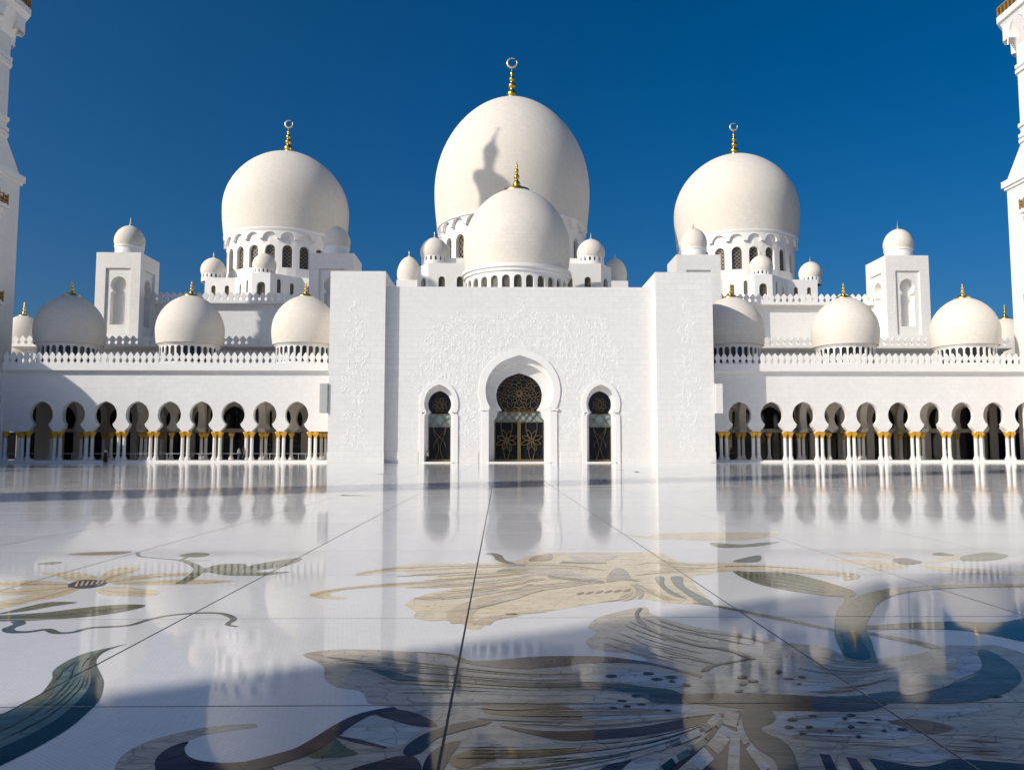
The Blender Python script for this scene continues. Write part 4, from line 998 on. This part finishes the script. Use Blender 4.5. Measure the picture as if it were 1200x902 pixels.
# dado, step, raised arch bands
zd = zr(529.5)
for x0, x1, ya, yb_ in [(xPL0-0.05, xPL1+0.05, YP-0.07, YP+0.9), (xPR0-0.05, xPR1+0.05, YP-0.07, YP+0.9)] + [(a_, c_, YR-0.06, YR+0.2) for a_, c_ in ((xPL1+0.06, xl_-24*kR), (xl_+24*kR, xc-48*kR), (xc+48*kR, xr_-24*kR), (xr_+24*kR, xPR0-0.06))]:
    b = bmesh.new(); box(b, x0, x1, ya, yb_, 0.001, zd); mk('dado', b, M['facade'], ent)
for x0, x1 in ((xl_-17*kR, xl_+17*kR), (xr_-17*kR, xr_+17*kR), (xc-36*kR, xc+36*kR)):
    b = bmesh.new(); box(b, x0+0.02, x1-0.02, YR-0.3, YR+3, 0.001, 0.14); mk('door_step', b, M['trim'], ent)
for cx_, pin, w_ in ((xc, pC, 8.0), (xl_, pS, 5.5), (xr_, pS, 5.5)):
    b = bmesh.new(); ww = w_*kR
    zmid = pin[-1][1]
    ctr = zr(458) if cx_ == xc else zr(473.5)
    po = []
    for h, z in pin:
        if z < ctr - (2.2 if cx_ == xc else 1.0): po.append((h+ww, z))
        else:
            v = Vector((h, z-ctr)); v = v*(1 + ww/max(v.length, 0.1)); po.append((v.x, v.y+ctr))
    po[-1] = (0.0, pin[-1][1] + ww*1.0)
    arch_ring(b, m, cx_, pin, po, -0.14, 0.0)
    bd = mk('arch_band', b, M['trim'], ent)
    if cx_ == xc:
        for s in (-1, 1):
            b = bmesh.new(); x0, x1 = sorted((cx_+s*(35.6*kR), cx_+s*(45.5*kR))); box(b, x0, x1, YR-0.26, YR+0.4, zr(481), zr(478.6)); mk('impost', b, M['trim'], ent)
# glazed doors with grilles
def arcpts(c, r, a0, a1, n=14): return [(c[0]+r*math.cos(a0+(a1-a0)*i/n), c[1]+r*math.sin(a0+(a1-a0)*i/n)) for i in range(n+1)]
def inside_prof(p, prof, uc):
    u, z = abs(p[0]-uc), p[1]
    for (h0, z0), (h1, z1) in zip(prof, prof[1:]):
        if z0 <= z <= z1 and z1 > z0: return u < h0+(h1-h0)*(z-z0)/(z1-z0) - 0.02
    return False
def clipped(b, pts, wd, mp, d0, d1, prof, uc):
    run = []
    for p in pts:
        if inside_prof(p, prof, uc): run.append(p)
        else:
            if len(run) > 1: ribbon(b, run, wd, mp, d0, d1)
            run = []
    if len(run) > 1: ribbon(b, run, wd, mp, d0, d1)
def petal_curve(c, ang, L, w_, n=14):
    out = []
    for sgn in (1, -1):
        side = []
        for i in range(n+1):
            t = i/n; r = L*t; off = sgn*w_*math.sin(math.pi*t)**0.8
            side.append((c[0]+r*math.cos(ang)-off*math.sin(ang), c[1]+r*math.sin(ang)+off*math.cos(ang)))
        out.append(side)
    return out
def door(cx_, prof, yd, zband0, zband1, big):
    t = empty('glazed_door', (cx_, YR+yd, 0.14), 'wide central glazed doorway with bronze flower grille and pale band' if big else 'narrow side doorway with bronze flower grille, ' + ('next to the shaded recess edge' if cx_ < xc else 'on the sunlit minaret side'), 'door', None if big else 'narrow side doorways')
    mp = lambda u, z, d: m(u, z, d+yd)
    pr = [(h, max(z, 0.14)) for h, z in prof]
    b = bmesh.new(); arch_fill(b, mp, cx_, pr, 0.0); mk('glass', b, M['glass'], t)
    hwb = pr[0][0]
    b = bmesh.new(); seg = []
    zz = [zband0 + (zband1-zband0)*i/6 for i in range(7)]
    def hw_at(z):
        for (h0, z0), (h1, z1) in zip(pr, pr[1:]):
            if z0 <= z <= z1 and z1 > z0: return h0+(h1-h0)*(z-z0)/(z1-z0)
        return 0.5
    arch_fill(b, mp, cx_, [(hw_at(z)-0.02, z) for z in zz], -0.03); mk('glass_band', b, M['tealglass'], t)
    b = bmesh.new(); W = 0.085 if big else 0.06; D0, D1 = -0.16, -0.035
    if big:
        ctrs = [(cx_-hwb*0.5, (zband0+0.14)/2+0.2), (cx_+hwb*0.5, (zband0+0.14)/2+0.2)]
        for c in ctrs:
            for k in range(8):
                for sd in petal_curve(c, math.pi/8+math.pi/4*k, 1.45 if k % 2 == 0 else 1.3, 0.26): clipped(b, sd, W*0.7, mp, D0, D1, pr, cx_)
            for s in (-1, 1):
                clipped(b, [(c[0]+s*(0.12+0.25*math.sin(t_*3)), 0.3+(c[1]-0.3)*t_) for t_ in [i/12 for i in range(13)]], W*0.7, mp, D0, D1, pr, cx_)
                clipped(b, [(c[0]+s*(0.1+0.5*t_+0.3*math.sin(t_*3)), c[1]+(zband0-c[1])*t_) for t_ in [i/12 for i in range(13)]], W*0.7, mp, D0, D1, pr, cx_)
        rc = (cx_, zr(459.5)); L1 = 1.15
        for k in range(12):
            for sd in petal_curve(rc, math.pi/12+math.pi/6*k, L1, 0.16): clipped(b, sd, W*0.6, mp, D0, D1, pr, cx_)
        star = [(rc[0]+(1.55 if k % 2 else 1.2)*math.cos(math.pi*k/10), rc[1]+(1.55 if k % 2 else 1.2)*math.sin(math.pi*k/10)) for k in range(20)]
        ribbon(b, star, W*0.7, mp, D0, D1, closed=True)
        for k in range(7):
            a = math.pi/2 + 2*math.pi*k/7
            c = (rc[0]+2.15*math.cos(a), rc[1]+2.15*math.sin(a))
            for q in range(6):
                for sd in petal_curve(c, a + math.pi/3*q, 0.95, 0.18): clipped(b, sd, W*0.6, mp, D0, D1, pr, cx_)
        for s in (-1, 1):
            for o in (0.0, 0.9, 1.8):
                clipped(b, [(cx_+s*(-0.4+o+1.9*t_**1.4), zband0-0.1+(zband1-zband0+0.9)*t_) for t_ in [i/14 for i in range(15)]], W*0.8, mp, D0, D1, pr, cx_)
                clipped(b, [(cx_+s*(3.4-o-1.9*t_**0.8), zband0-0.1+(zband1-zband0+0.7)*t_) for t_ in [i/14 for i in range(15)]], W*0.8, mp, D0, D1, pr, cx_)
        for z in (zband0, zband1): clipped(b, [(cx_-hwb+2*hwb*i/24, z) for i in range(25)], W, mp, D0, D1, pr, cx_)
    else:
        c = (cx_, zr(473.5)); 
        for k in range(8):
            for sd in petal_curve(c, math.pi/8+math.pi/4*k, 0.95, 0.24): clipped(b, sd, W*0.7, mp, D0, D1, pr, cx_)
        clipped(b, arcpts(c, 0.55, 0, 2*math.pi, 24), W*0.6, mp, D0, D1, pr, cx_)
        for z in (zband0, zband1): clipped(b, [(cx_-hwb+2*hwb*i/24, z) for i in range(25)], W, mp, D0, D1, pr, cx_)
        for s in (-1, 1):
            clipped(b, [(cx_+s*(1.25-1.35*t_), zband0+(zband1-zband0)*(1-(1-t_)**1.6)) for t_ in [i/12 for i in range(13)]], W*0.8, mp, D0, D1, pr, cx_)
            clipped(b, [(cx_+s*(0.05+1.3*t_), zband0+(zband1-zband0)*math.sin(t_*1.6)*0.7) for t_ in [i/12 for i in range(13)]], W*0.8, mp, D0, D1, pr, cx_)
            clipped(b, [(cx_+s*(0.75*math.cos(t_*math.pi*1.05)), zband0-2.6*t_) for t_ in [i/16 for i in range(17)]], W*0.7, mp, D0, D1, pr, cx_)
            clipped(b, [(cx_+s*(0.45+0.35*math.cos(t_*5)), zband0-(zband0-0.3)*t_) for t_ in [i/20 for i in range(21)]], W*0.7, mp, D0, D1, pr, cx_)
    mk('grille', b, M['bronze'], t)
    b = bmesh.new(); fr = 0.14 if big else 0.10
    for s in (-1, 1): x0, x1 = sorted((cx_+s*(hwb-0.01), cx_+s*(hwb-fr))); box(b, x0, x1, YR+yd-0.2, YR+yd-0.01, 0.14, zband0)
    box(b, cx_-hwb+0.01, cx_+hwb-0.01, YR+yd-0.195, YR+yd-0.012, 0.142, 0.42)
    mk('frame', b, M['bronze'], t)
    if big:
        for s in (-1, 1):
            b = bmesh.new(); x0, x1 = sorted((cx_+s*0.02, cx_+s*0.2)); box(b, x0, x1, YR+yd-0.24, YR+yd-0.01, 0.43, zband0+0.1); mk('door_stile', b, M['bronze'], t)
door(xc, pC3, 2.2, zr(493.8), zr(481.5), True)
door(xl_, pS2, 1.5, zr(500), zr(484.5), False)
door(xr_, pS2, 1.5, zr(500), zr(484.5), False)

# carved vines and leaves
def motif(b, m_, u, z, ang, sc, rnd):
    def loc(p): return (u + sc*(p[0]*math.cos(ang)-p[1]*math.sin(ang)), z + sc*(p[0]*math.sin(ang)+p[1]*math.cos(ang)))
    sg = rnd.choice((-1, 1)); n = 11
    pts = []
    for i in range(n+1):
        t = i/n; r = 0.62*(1-t*0.78); a = t*rnd.uniform(3.9, 4.3)
        pts.append(loc((sg*(0.62-r*math.cos(a)), r*math.sin(a)*1.05 - 0.2 + t*0.25)))
    ribbon(b, pts, [sc*(0.11-0.07*i/n) for i in range(n+1)], m_, -0.027*sc, 0.0)
    for k in range(rnd.randint(4, 6)):
        i = rnd.randint(0, n-1); p = pts[i]; a = rnd.uniform(0, 2*math.pi); L = sc*rnd.uniform(0.25, 0.5); wd = L*rnd.uniform(0.28, 0.42)
        bend = rnd.uniform(-0.25, 0.25)*L
        f = lambda x, y: (p[0]+x*math.cos(a)-y*math.sin(a), p[1]+x*math.sin(a)+y*math.cos(a))
        base = [f(0,0), f(L*0.3,wd+bend*0.3), f(L*0.65,wd*0.8+bend*0.8), f(L,bend*1.4), f(L*0.65,-wd*0.8+bend*0.8), f(L*0.3,-wd+bend*0.3)]
        mid = [f(L*0.25,bend*0.25), f(L*0.7,bend*0.8)]; dz = -0.034*sc
        B = [m_(*q, 0.0) for q in base]; T = [m_(*q, dz) for q in mid]
        for fc in ((B[0],B[1],T[0]), (B[1],B[2],T[1],T[0]), (B[2],B[3],T[1]), (B[3],B[4],T[1]), (B[4],B[5],T[0],T[1]), (B[5],B[0],T[0])): face(b, fc)
rnd = random.Random(3)
topline = [(487,440),(492,400),(500,385),(514,368),(540,366),(556,371),(580,365),(597,360),(604,352),(612,352),(622,362),(650,368),(672,366),(700,366),(712,372),(718,388),(728,402),(733,440)]
def top_y(px):
    if px <= topline[0][0] or px >= topline[-1][0]: return 440
    for (a, y0), (c, y1) in zip(topline, topline[1:]):
        if a <= px <= c: return y0+(y1-y0)*(px-a)/(c-a)
def in_relief(px, py):
    if px < 487 or px > 733 or py > 520: return False
    if py < top_y(px) + rnd.uniform(0, 9): return False
    if px < 494 + rnd.uniform(0, 6) and py > 500: return False
    for cx_, cy_, rr, hb in ((608.8, 457.5, 52, 47), (514.4, 473.5, 25.5, 25), (704.2, 473.5, 25.5, 25)):
        if math.hypot(px-cx_, py-cy_) < rr or (abs(px-cx_) < hb and py > cy_): return False
    dens = 1.0 if py < 470 else 0.75
    if px < 505 or px > 717: dens *= 0.7
    return rnd.random() < dens
b = bmesh.new(); step = 6.2
yy = 350.0; row = 0
while yy < 524:
    px = 484.0 + (row % 2)*step/2
    while px < 736:
        qx, qy = px+rnd.uniform(-2.6, 2.6), yy+rnd.uniform(-2.4, 2.4)
        if in_relief(qx, qy):
            p = P(qx, qy, YR); motif(b, m, p.x, p.z, rnd.uniform(0, 2*math.pi), rnd.uniform(0.6, 0.95), rnd)
        px += step
    yy += step*0.92; row += 1
stuff(mk('floral_relief', b, M['relief'], ent, merge=False))
mP = plane_map((0, YP, 0), (1, 0, 0), (0, 1, 0))
for c0 in (417, 806.5):
    b = bmesh.new(); yy = 348.0
    while yy < 522:
        hw = 13.5*min(1, (yy-338)/60)*(1 + 0.15*math.sin(yy*0.09))
        for k in range(max(1, int(2*hw/6.4))):
            n_ = max(1, int(2*hw/6.4)); qx = c0 + (k+0.5-n_/2)*6.4 + rnd.uniform(-2, 2); qy = yy+rnd.uniform(-2, 2)
            if rnd.random() < 0.93:
                p = P(qx, qy, YP); motif(b, mP, p.x, p.z, rnd.uniform(0, 2*math.pi), rnd.uniform(0.6, 0.9), rnd)
        yy += 6.2
    stuff(mk('floral_relief', b, M['relief'], ent, merge=False))
# louvred panels on the outer pier edges
for x0, x1, lb in ((xPL0-1.05, xPL0-0.05, 'grey louvred panel box on the shaded outer edge of a pier'), (xPR1+0.05, xPR1+1.0, 'sunlit louvred panel box against the shaded arcade wall')):
    t = empty('louvre_box', ((x0+x1)/2, YP+0.2, Z(484, YP)), lb, 'panel', 'louvred boxes on the piers')
    z0, z1 = Z(484, YP), Z(449.5, YP)
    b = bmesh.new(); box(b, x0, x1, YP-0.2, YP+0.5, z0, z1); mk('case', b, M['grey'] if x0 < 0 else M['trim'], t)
    b = bmesh.new()
    k = z0+0.1
    while k < z1-0.12: box(b, x0+0.06, x1-0.06, YP-0.25, YP-0.203, k, k+0.09); k += 0.19
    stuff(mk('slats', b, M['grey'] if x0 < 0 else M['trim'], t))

# ------------------------------------------------------------------ minarets
def minaret(cx_, cy_, label):
    t = empty('minaret', (cx_, cy_, 0), label, 'minaret', 'minarets at the courtyard corners')
    h = 6.0; yb = cy_+h; px_edge = 25
    zz = lambda y: Z(y, yb, 60)
    zs = zz(207)
    sq = lambda r: [(cx_-r, cy_-r), (cx_+r, cy_-r), (cx_+r, cy_+r), (cx_-r, cy_+r)]
    r8 = 5.95
    oc = lambda r: ngon(8, r/math.cos(math.pi/8), (cx_, cy_), math.pi/8)
    b = bmesh.new(); prism(b, sq(h), 0, zs); mk('shaft', b, M['wall'], t)
    b = bmesh.new(); prism(b, sq(h+0.5), zs-0.9, zs+0.004); prism(b, sq(h+0.25), zs-1.3, zs-0.91); mk('cornice', b, M['trim'], t)
    zo = zz(172)
    # broach between square and octagon
    b = bmesh.new(); o8 = oc(r8); k = r8*math.tan(math.pi/8)
    S8 = [(cx_+h, cy_-h*0.999), (cx_+h, cy_+h*0.999), (cx_+h*0.999, cy_+h), (cx_-h*0.999, cy_+h), (cx_-h, cy_+h*0.999), (cx_-h, cy_-h*0.999), (cx_-h*0.999, cy_-h), (cx_+h*0.999, cy_-h)]
    O8 = [(cx_+r8, cy_-k), (cx_+r8, cy_+k), (cx_+k, cy_+r8), (cx_-k, cy_+r8), (cx_-r8, cy_+k), (cx_-r8, cy_-k), (cx_-k, cy_-r8), (cx_+k, cy_-r8)]
    prism(b, S8, zs+0.006, zo, O8); mk('broach', b, M['wall'], t)
    zbal = zz(24); zfl = zz(60)
    b = bmesh.new()
    for i in range(8):
        a, c_ = O8[i], O8[(i+1) % 8]; a, c_ = Vector((*a, 0)), Vector((*c_, 0)); d = (c_-a); L = d.length; d.normalize(); m_ = plane_map(a, d, Vector((-d.y, d.x, 0)))
        if (a + c_).length and ((a+c_)/2 - Vector((cx_, cy_, 0))).dot(Vector((-d.y, d.x, 0))) > 0: m_ = plane_map(a, d, Vector((d.y, -d.x, 0)))
        pr = roundarch(0.55, zz(150), zz(108), 6); arch_panel(b, m_, 0, L, zo, zfl, pr, 0.35); arch_fill(b, m_, L/2, pr, 0.35)
    mk('octagon_stage', b, M['wall'], t)
    for y in (154, 166, 172, 92, 86):
        b = bmesh.new(); z_ = zz(y); prism(b, oc(r8+0.28), z_, z_+0.45); mk('moulding', b, M['trim'], t)
    # flared balcony with blind arches
    rb = 8.0
    b = bmesh.new(); prism(b, oc(r8), zfl+0.004, zbal-2.2, oc(r8+1.2)); prism(b, oc(r8+1.2), zbal-2.196, zbal-0.9, oc(rb-0.25)); prism(b, oc(rb), zbal-0.896, zbal)
    mk('balcony', b, M['trim'], t)
    b = bmesh.new()
    for i in range(8):
        a = math.pi/4*i; u_ = Vector((math.cos(a), math.sin(a), 0)); v_ = Vector((-u_.y, u_.x, 0))
        base = Vector((cx_, cy_, 0)) + u_*(r8+1.5)
        mm = plane_map(base, v_, -u_)
        pr = roundarch(1.75, zfl+0.9, zbal-1.5, 7); arch_panel(b, mm, -2.95, 2.95, zfl+0.9, zbal-0.9, pr, 1.2)
    mk('corbel_arch', b, M['trim'], t)
    b = bmesh.new(); O = oc(rb-0.15)
    for i in range(8):
        a, c_ = Vector((*O[i], 0)), Vector((*O[(i+1) % 8], 0))
        for k in range(9):
            p = a+(c_-a)*k/8; box(b, p.x-0.07, p.x+0.07, p.y-0.07, p.y+0.07, zbal, zbal+1.25)
    prism(b, oc(rb-0.06), zbal+1.25, zbal+1.42, caps=True)
    stuff(mk('railing', b, M['wood'], t))
    z1 = zbal; zt = 97.4
    b = bmesh.new(); lathe(b, (cx_, cy_), [(3.9, z1), (3.9, z1+12), (3.5, z1+12.3), (2.2, zt-8), (1.7, zt-3.6), (2.3, zt-1.3), (2.7, zt-0.9), (2.7, zt), (0.9, zt+0.05)], 24); mk('round_stage', b, M['wall'], t)
    b = bmesh.new(); lathe(b, (cx_, cy_), [(1.1, zt), (0.8, zt+0.8), (0.75, zt+3.0), (1.05, zt+3.4), (0.9, zt+3.9), (0.6, zt+4.0)], 20); mk('lantern', b, M['trim'], t)
    b = bmesh.new(); lathe(b, (cx_, cy_), dome_prof(1.2, zt+3.7, zt+5.1, zt+7.2, 0.7), 24); mk('gold_bulb', b, M['gold'], t, True)
    finial(t, (cx_, cy_), zt+7.1, zt+12.0, 0.36, True)
    # small balconies on the inner and front faces
    sx = 1 if cx_ < 0 else -1
    for (yf, half) in ((236, 1.9), (351, 1.9)):
        z0 = Z(yf, cy_, 60)
        for fx in ('side', 'front'):
            if fx == 'side': m_ = plane_map((cx_+sx*h, cy_, 0), (0, 1, 0), (-sx, 0, 0))
            else: m_ = plane_map((cx_, cy_-h, 0), (1, 0, 0), (0, 1, 0))
            q = bmesh.new()
            def bxm(u0, u1, za, zb_, d0, d1):
                v = [q.verts.new(m_(u, z, d)) for u, z, d in ((u0,za,d0),(u1,za,d0),(u1,za,d1),(u0,za,d1),(u0,zb_,d0),(u1,zb_,d0),(u1,zb_,d1),(u0,zb_,d1))]
                for f in ((0,1,2,3),(4,5,6,7),(0,1,5,4),(1,2,6,5),(2,3,7,6),(3,0,4,7)): q.faces.new([v[i] for i in f])
            bxm(-half-0.2, half+0.2, z0-0.45, z0, -1.15, -0.003); bxm(-half+0.3, half-0.3, z0-1.3, z0-0.455, -0.7, -0.003)
            sb = mk('small_balcony', q, M['trim'], t)
            q = bmesh.new()
            for u in (-half, -half/2, 0, half/2, half): bxm(u-0.09, u+0.09, z0+0.003, z0+1.5, -1.06, -0.92)
            for z_ in (0.25, 0.75, 1.2): bxm(-half+0.1, half-0.1, z0+z_, z0+z_+0.14, -1.03, -0.95)
            for s in (-1, 1):
                u0, u1 = sorted((s*half-0.05, s*half+0.05)); bxm(u0, u1, z0+0.3, z0+1.34, -0.9, -0.01)
            stuff(mk('balcony_rail', q, M['wood'], sb))
            q = bmesh.new(); pr = roundarch(0.95, z0+0.01, z0+3.4, 6)
            arch_fill(q, m_, 0, pr, -0.02); arch_ring(q, m_, 0, pr, [(a+0.3, z_+(0.3 if a == 0 else 0.12*(z_ > z0+1))) for a, z_ in pr], -0.2, 0.0)
            mk('balcony_door', q, M['inner'], sb)
    return t
minaret(-73.2, 106.0, 'tall minaret whose courtyard face is in shade, small wooden balconies on it')
minaret(mir(-73.2), 106.0, 'tall sunlit minaret rising beside the arcade end with gilded balcony rails')
minaret(-73.2, -9.0, 'tall minaret at the gate end of the courtyard on the shaded side')

# ------------------------------------------------------------------ side arcades and the gate behind the viewer (their shadows reach the courtyard)
zpar = Z(425.8, YA)
MS = MA
for s in (0, 1):
    hx = (lambda a: a) if s == 0 else mir
    xw = XL - 2.2
    t = empty('side_arcade', (hx(xw), 45, 0), ('side arcade running along the shaded side of the courtyard', 'side arcade running along the sunlit side of the courtyard')[s], 'arcade')
    b = bmesh.new(); nbay = 20; y0 = -9.0; y1 = 98.5; bay = (y1-y0)/nbay
    ms = plane_map((hx(xw), 0, 0), (0, 1, 0), ((-1 if s == 0 else 1), 0, 0))
    for k in range(nbay): arch_panel(b, ms, y0+bay*k, y0+bay*(k+1), zw0, Z(437, YA), prA, THK, back=True)
    mk('wall', b, M['wall'], t)
    b = bmesh.new(); a_, c_ = sorted((hx(xw+0.6), hx(xw-14))); box(b, a_, c_, y0, y1, Z(437, YA)+0.004, zpar); mk('cornice', b, M['trim'], t)
    b = bmesh.new(); a_, c_ = sorted((hx(xw-14.5), hx(xw-14))); box(b, a_, c_, y0, y1, 0, zpar-0.3); mk('back_wall', b, M['inner'], t)
    b = bmesh.new(); a_, c_ = sorted((hx(xw+0.5), hx(xw-14))); box(b, a_, c_, y0, y1, -0.02, ZPL); mk('plinth', b, M['trim'], t)
    for k in range(nbay+1):
        for dy in (-0.36, 0.36):
            xx = hx(xw-0.36); column(t, xx, y0+bay*k+dy)
    for k, yd in enumerate((94, 74, 57, 40, 23, 6)):
        c = (hx(xw-(10.4 if k == 0 and s == 0 else 7)), yd); dd = big_dome('arcade_dome', c, 4.55, Z(347, 112), Z(386, 112), Z(402, 112), zpar, 4.35, 3.95, 28, (0.3, zpar+0.1, zpar+2.2), None, (Z(348.5, 112), Z(330, 112), 0.25),
                 'white dome with gold finial on the roof of a side arcade', group='domes along the side arcades', cres=False, lat=False)
# gate block behind the viewer
t = empty('gate_block', (2, -16, 0), 'plain white gate block on the far side of the courtyard opposite the entrance', 'building')
b = bmesh.new(); GX, GY = -33.4, -14.0
box(b, GX, GX+27, GY-14, GY, 0, 30); mk('pier', b, M['facade'], t)
b = bmesh.new(); box(b, GX+45, GX+72, GY-14, GY, 0, 30); mk('pier', b, M['facade'], t)
b = bmesh.new(); mg = plane_map((0, GY-1, 0), (1, 0, 0), (0, -1, 0)); ga, gc = GX+27, GX+45; arch_panel(b, mg, ga, gc, 0, 28, roundarch(4.5, 0.0, 13.5), 2.0)
face(b, [(ga, GY-1, 28), (gc, GY-1, 28), (gc, GY-14, 28), (ga, GY-14, 28)]); face(b, [(ga, GY-13, 0), (gc, GY-13, 0), (gc, GY-13, 28), (ga, GY-13, 28)]); mk('wall', b, M['facade'], t)

t = empty('gate_arcade', (-43, -12, 0), 'arcade beside the gate block on the far side of the courtyard', 'arcade')
b = bmesh.new(); nbay = 10; x0_, x1_ = XL-2, GX-0.05; nbay = 7; bay = (x1_-x0_)/nbay; mg = plane_map((0, -13.2, 0), (1, 0, 0), (0, -1, 0))
for k in range(nbay): arch_panel(b, mg, x0_+bay*k, x0_+bay*(k+1), zw0, Z(437, YA), prA, THK, back=True)
mk('wall', b, M['wall'], t)
b = bmesh.new(); box(b, x0_, x1_, -27, -12.6, Z(437, YA)+0.004, zpar); mk('cornice', b, M['trim'], t)
b = bmesh.new(); box(b, x0_, x1_, -27, -26.5, 0, zpar-0.4); mk('back_wall', b, M['inner'], t)
b = bmesh.new(); box(b, x0_, x1_, -27, -12.7, -0.02, ZPL); mk('plinth', b, M['trim'], t)
for k in range(nbay+1):
    for dx in (-0.36, 0.36): column(t, x0_+bay*k+dx, -13.56)
for xd in (-45.3,):
    big_dome('arcade_dome', (xd, -18.9), 4.55, Z(347, 112), Z(386, 112), Z(402, 112), zpar, 4.35, 3.95, 28, (0.3, zpar+0.1, zpar+2.2), None, (Z(348.5, 112), Z(330, 112), 0.25),
             'white dome with gold finial on the arcade beside the gate block', cres=False, lat=False)

# ------------------------------------------------------------------ barrier rail along the arcade
xa = X(196, YA); xb = X(383, YA)
t = empty('barrier_rail', ((xa+xb)/2, YA-0.1, ZPL), 'thin white barrier rail on posts between the arcade columns', 'railing')
b = bmesh.new(); zt_ = Z(531.3, YA); box(b, X(4, YA), xb, YA+0.72, YA+0.77, zt_-0.03, zt_+0.03); mk('rail', b, M['steel'], t)
b = bmesh.new(); box(b, -0.025, 0.025, -0.025, 0.025, 0, zt_-ZPL-0.04); pm_ = meshof(b, 'post', M['steel'])
px_ = 8.0
while px_ < 383:
    inst('post', pm_, (X(px_, YA), YA+0.745, ZPL), t); px_ += 8.4 if px_ > 290 else 18.7

# ------------------------------------------------------------------ people
def person(x, y, z, h, rz, top, bottom, robe, label, scarf=None, lean=0.0, hair='black'):
    t = empty('person', (x, y, z), label, 'person')
    s = h/1.7
    me = bpy.data.meshes.new('body')
    V = [(0,0,0.95),(0,0,1.15),(0,0.01,1.38),(0,0,1.50),(0,-0.02,1.62),(0,-0.02,1.70),
         (-0.17,0,1.40),(-0.24,-0.03,1.12),(-0.22,-0.14,0.92),(-0.21,-0.20,0.86),(0.17,0,1.40),(0.24,-0.02,1.12),(0.24,-0.08,0.88),(0.24,-0.11,0.80),
         (-0.09,0,0.90),(-0.10,-0.06,0.50),(-0.10,0.04,0.08),(-0.10,-0.12,0.04),(0.09,0,0.90),(0.10,0.02,0.50),(0.11,0.12,0.09),(0.11,-0.03,0.04)]
    E = [(0,1),(1,2),(2,3),(3,4),(4,5),(2,6),(6,7),(7,8),(8,9),(2,10),(10,11),(11,12),(12,13),(0,14),(14,15),(15,16),(16,17),(0,18),(18,19),(19,20),(20,21)]
    me.from_pydata([tuple(c*s for c in v) for v in V], E, [])
    o = bpy.data.objects.new('body', me); C.objects.link(o); o.parent = t; o.rotation_euler = (0, 0, rz); ORG[o.name] = Vector((x, y, z))
    md = o.modifiers.new('skin', 'SKIN'); rad = [0.14,0.13,0.14,0.055,0.09,0.06,0.065,0.05,0.04,0.035,0.065,0.05,0.04,0.035,0.09,0.065,0.045,0.035,0.09,0.065,0.045,0.035]
    for i, r_ in enumerate(rad): me.skin_vertices[0].data[i].radius = (r_*s, r_*s)
    me.skin_vertices[0].data[0].use_root = True
    o.modifiers.new('sub', 'SUBSURF').levels = 1; o.modifiers['sub'].render_levels = 1
    me.materials.append(M['skin'])
    def cloth(name, prof, mat):
        b = bmesh.new(); n = 14; rings = []
        for rx, ry, zz_, oy in prof: rings.append([b.verts.new((rx*s*math.cos(2*math.pi*i/n)*(1+0.05*math.sin(i*2.3)), (ry*math.sin(2*math.pi*i/n)+oy)*s, zz_*s)) for i in range(n)])
        for A, B in zip(rings, rings[1:]):
            for i in range(n): b.faces.new((A[i], A[(i+1) % n], B[(i+1) % n], B[i]))
        b.faces.new(rings[-1]); me_ = meshof(b, name, M[mat], True); o_ = bpy.data.objects.new(name, me_); C.objects.link(o_); o_.parent = t; o_.rotation_euler = (0, 0, rz); ORG[o_.name] = Vector((x, y, z))
    if robe:
        cloth('robe', [(0.30,0.24,0.05,0),(0.26,0.20,0.5,0),(0.23,0.18,0.95,0),(0.26,0.19,1.2,0),(0.24,0.16,1.38,0),(0.10,0.10,1.50,0)], bottom)
    else:
        cloth('trousers', [(0.19,0.13,0.12,0.02),(0.18,0.13,0.5,0),(0.19,0.15,0.95,0),(0.17,0.14,1.0,0)], bottom)
        cloth('shirt', [(0.22,0.17,0.92,0),(0.25,0.18,1.12,0),(0.27,0.18,1.32,0),(0.20,0.14,1.44,0),(0.08,0.08,1.50,0)], top)
    if scarf: cloth('headscarf', [(0.20,0.15,1.34,0),(0.13,0.12,1.48,0),(0.12,0.125,1.60,0),(0.11,0.115,1.70,0.01),(0.05,0.05,1.76,0.01)], scarf)
    else: cloth('hair', [(0.095,0.10,1.60,0.015),(0.10,0.105,1.67,0.01),(0.08,0.085,1.73,0.0),(0.02,0.02,1.75,0)], hair)
def pp(px): return X(px, YA-1.2, 535)
person(pp(123.5), YA-1.2, 0, 1.55, 0.4, 'black', 'black', True, 'person in a long black robe and pale headscarf walking past shaded arcade columns', 'whitecloth')
person(pp(276.5), YA-0.1, ZPL, 1.6, 2.6, 'greycloth', 'navycloth', False, 'person in a grey top standing at the barrier rail', None)
person(pp(281), YA+0.15, ZPL, 1.6, -0.6, 'black', 'black', True, 'person in a black robe standing beside the one in grey', 'black')
person(X(501, YR+0.6), YR+0.55, 0.14, 1.3, 0.8, 'whitecloth', 'black', False, 'small person in white top and black trousers in a side doorway', None)
person(X(861.5, YA), YA+2.2, ZPL, 1.55, 0.3, 'black', 'black', True, 'person in a black robe under the shaded arch beside the entrance pier', 'black')
person(X(1122, YA), YA+3.0, ZPL, 1.6, 0.3, 'greycloth', 'navycloth', False, 'person in dark clothes standing inside the sunlit arcade', None)
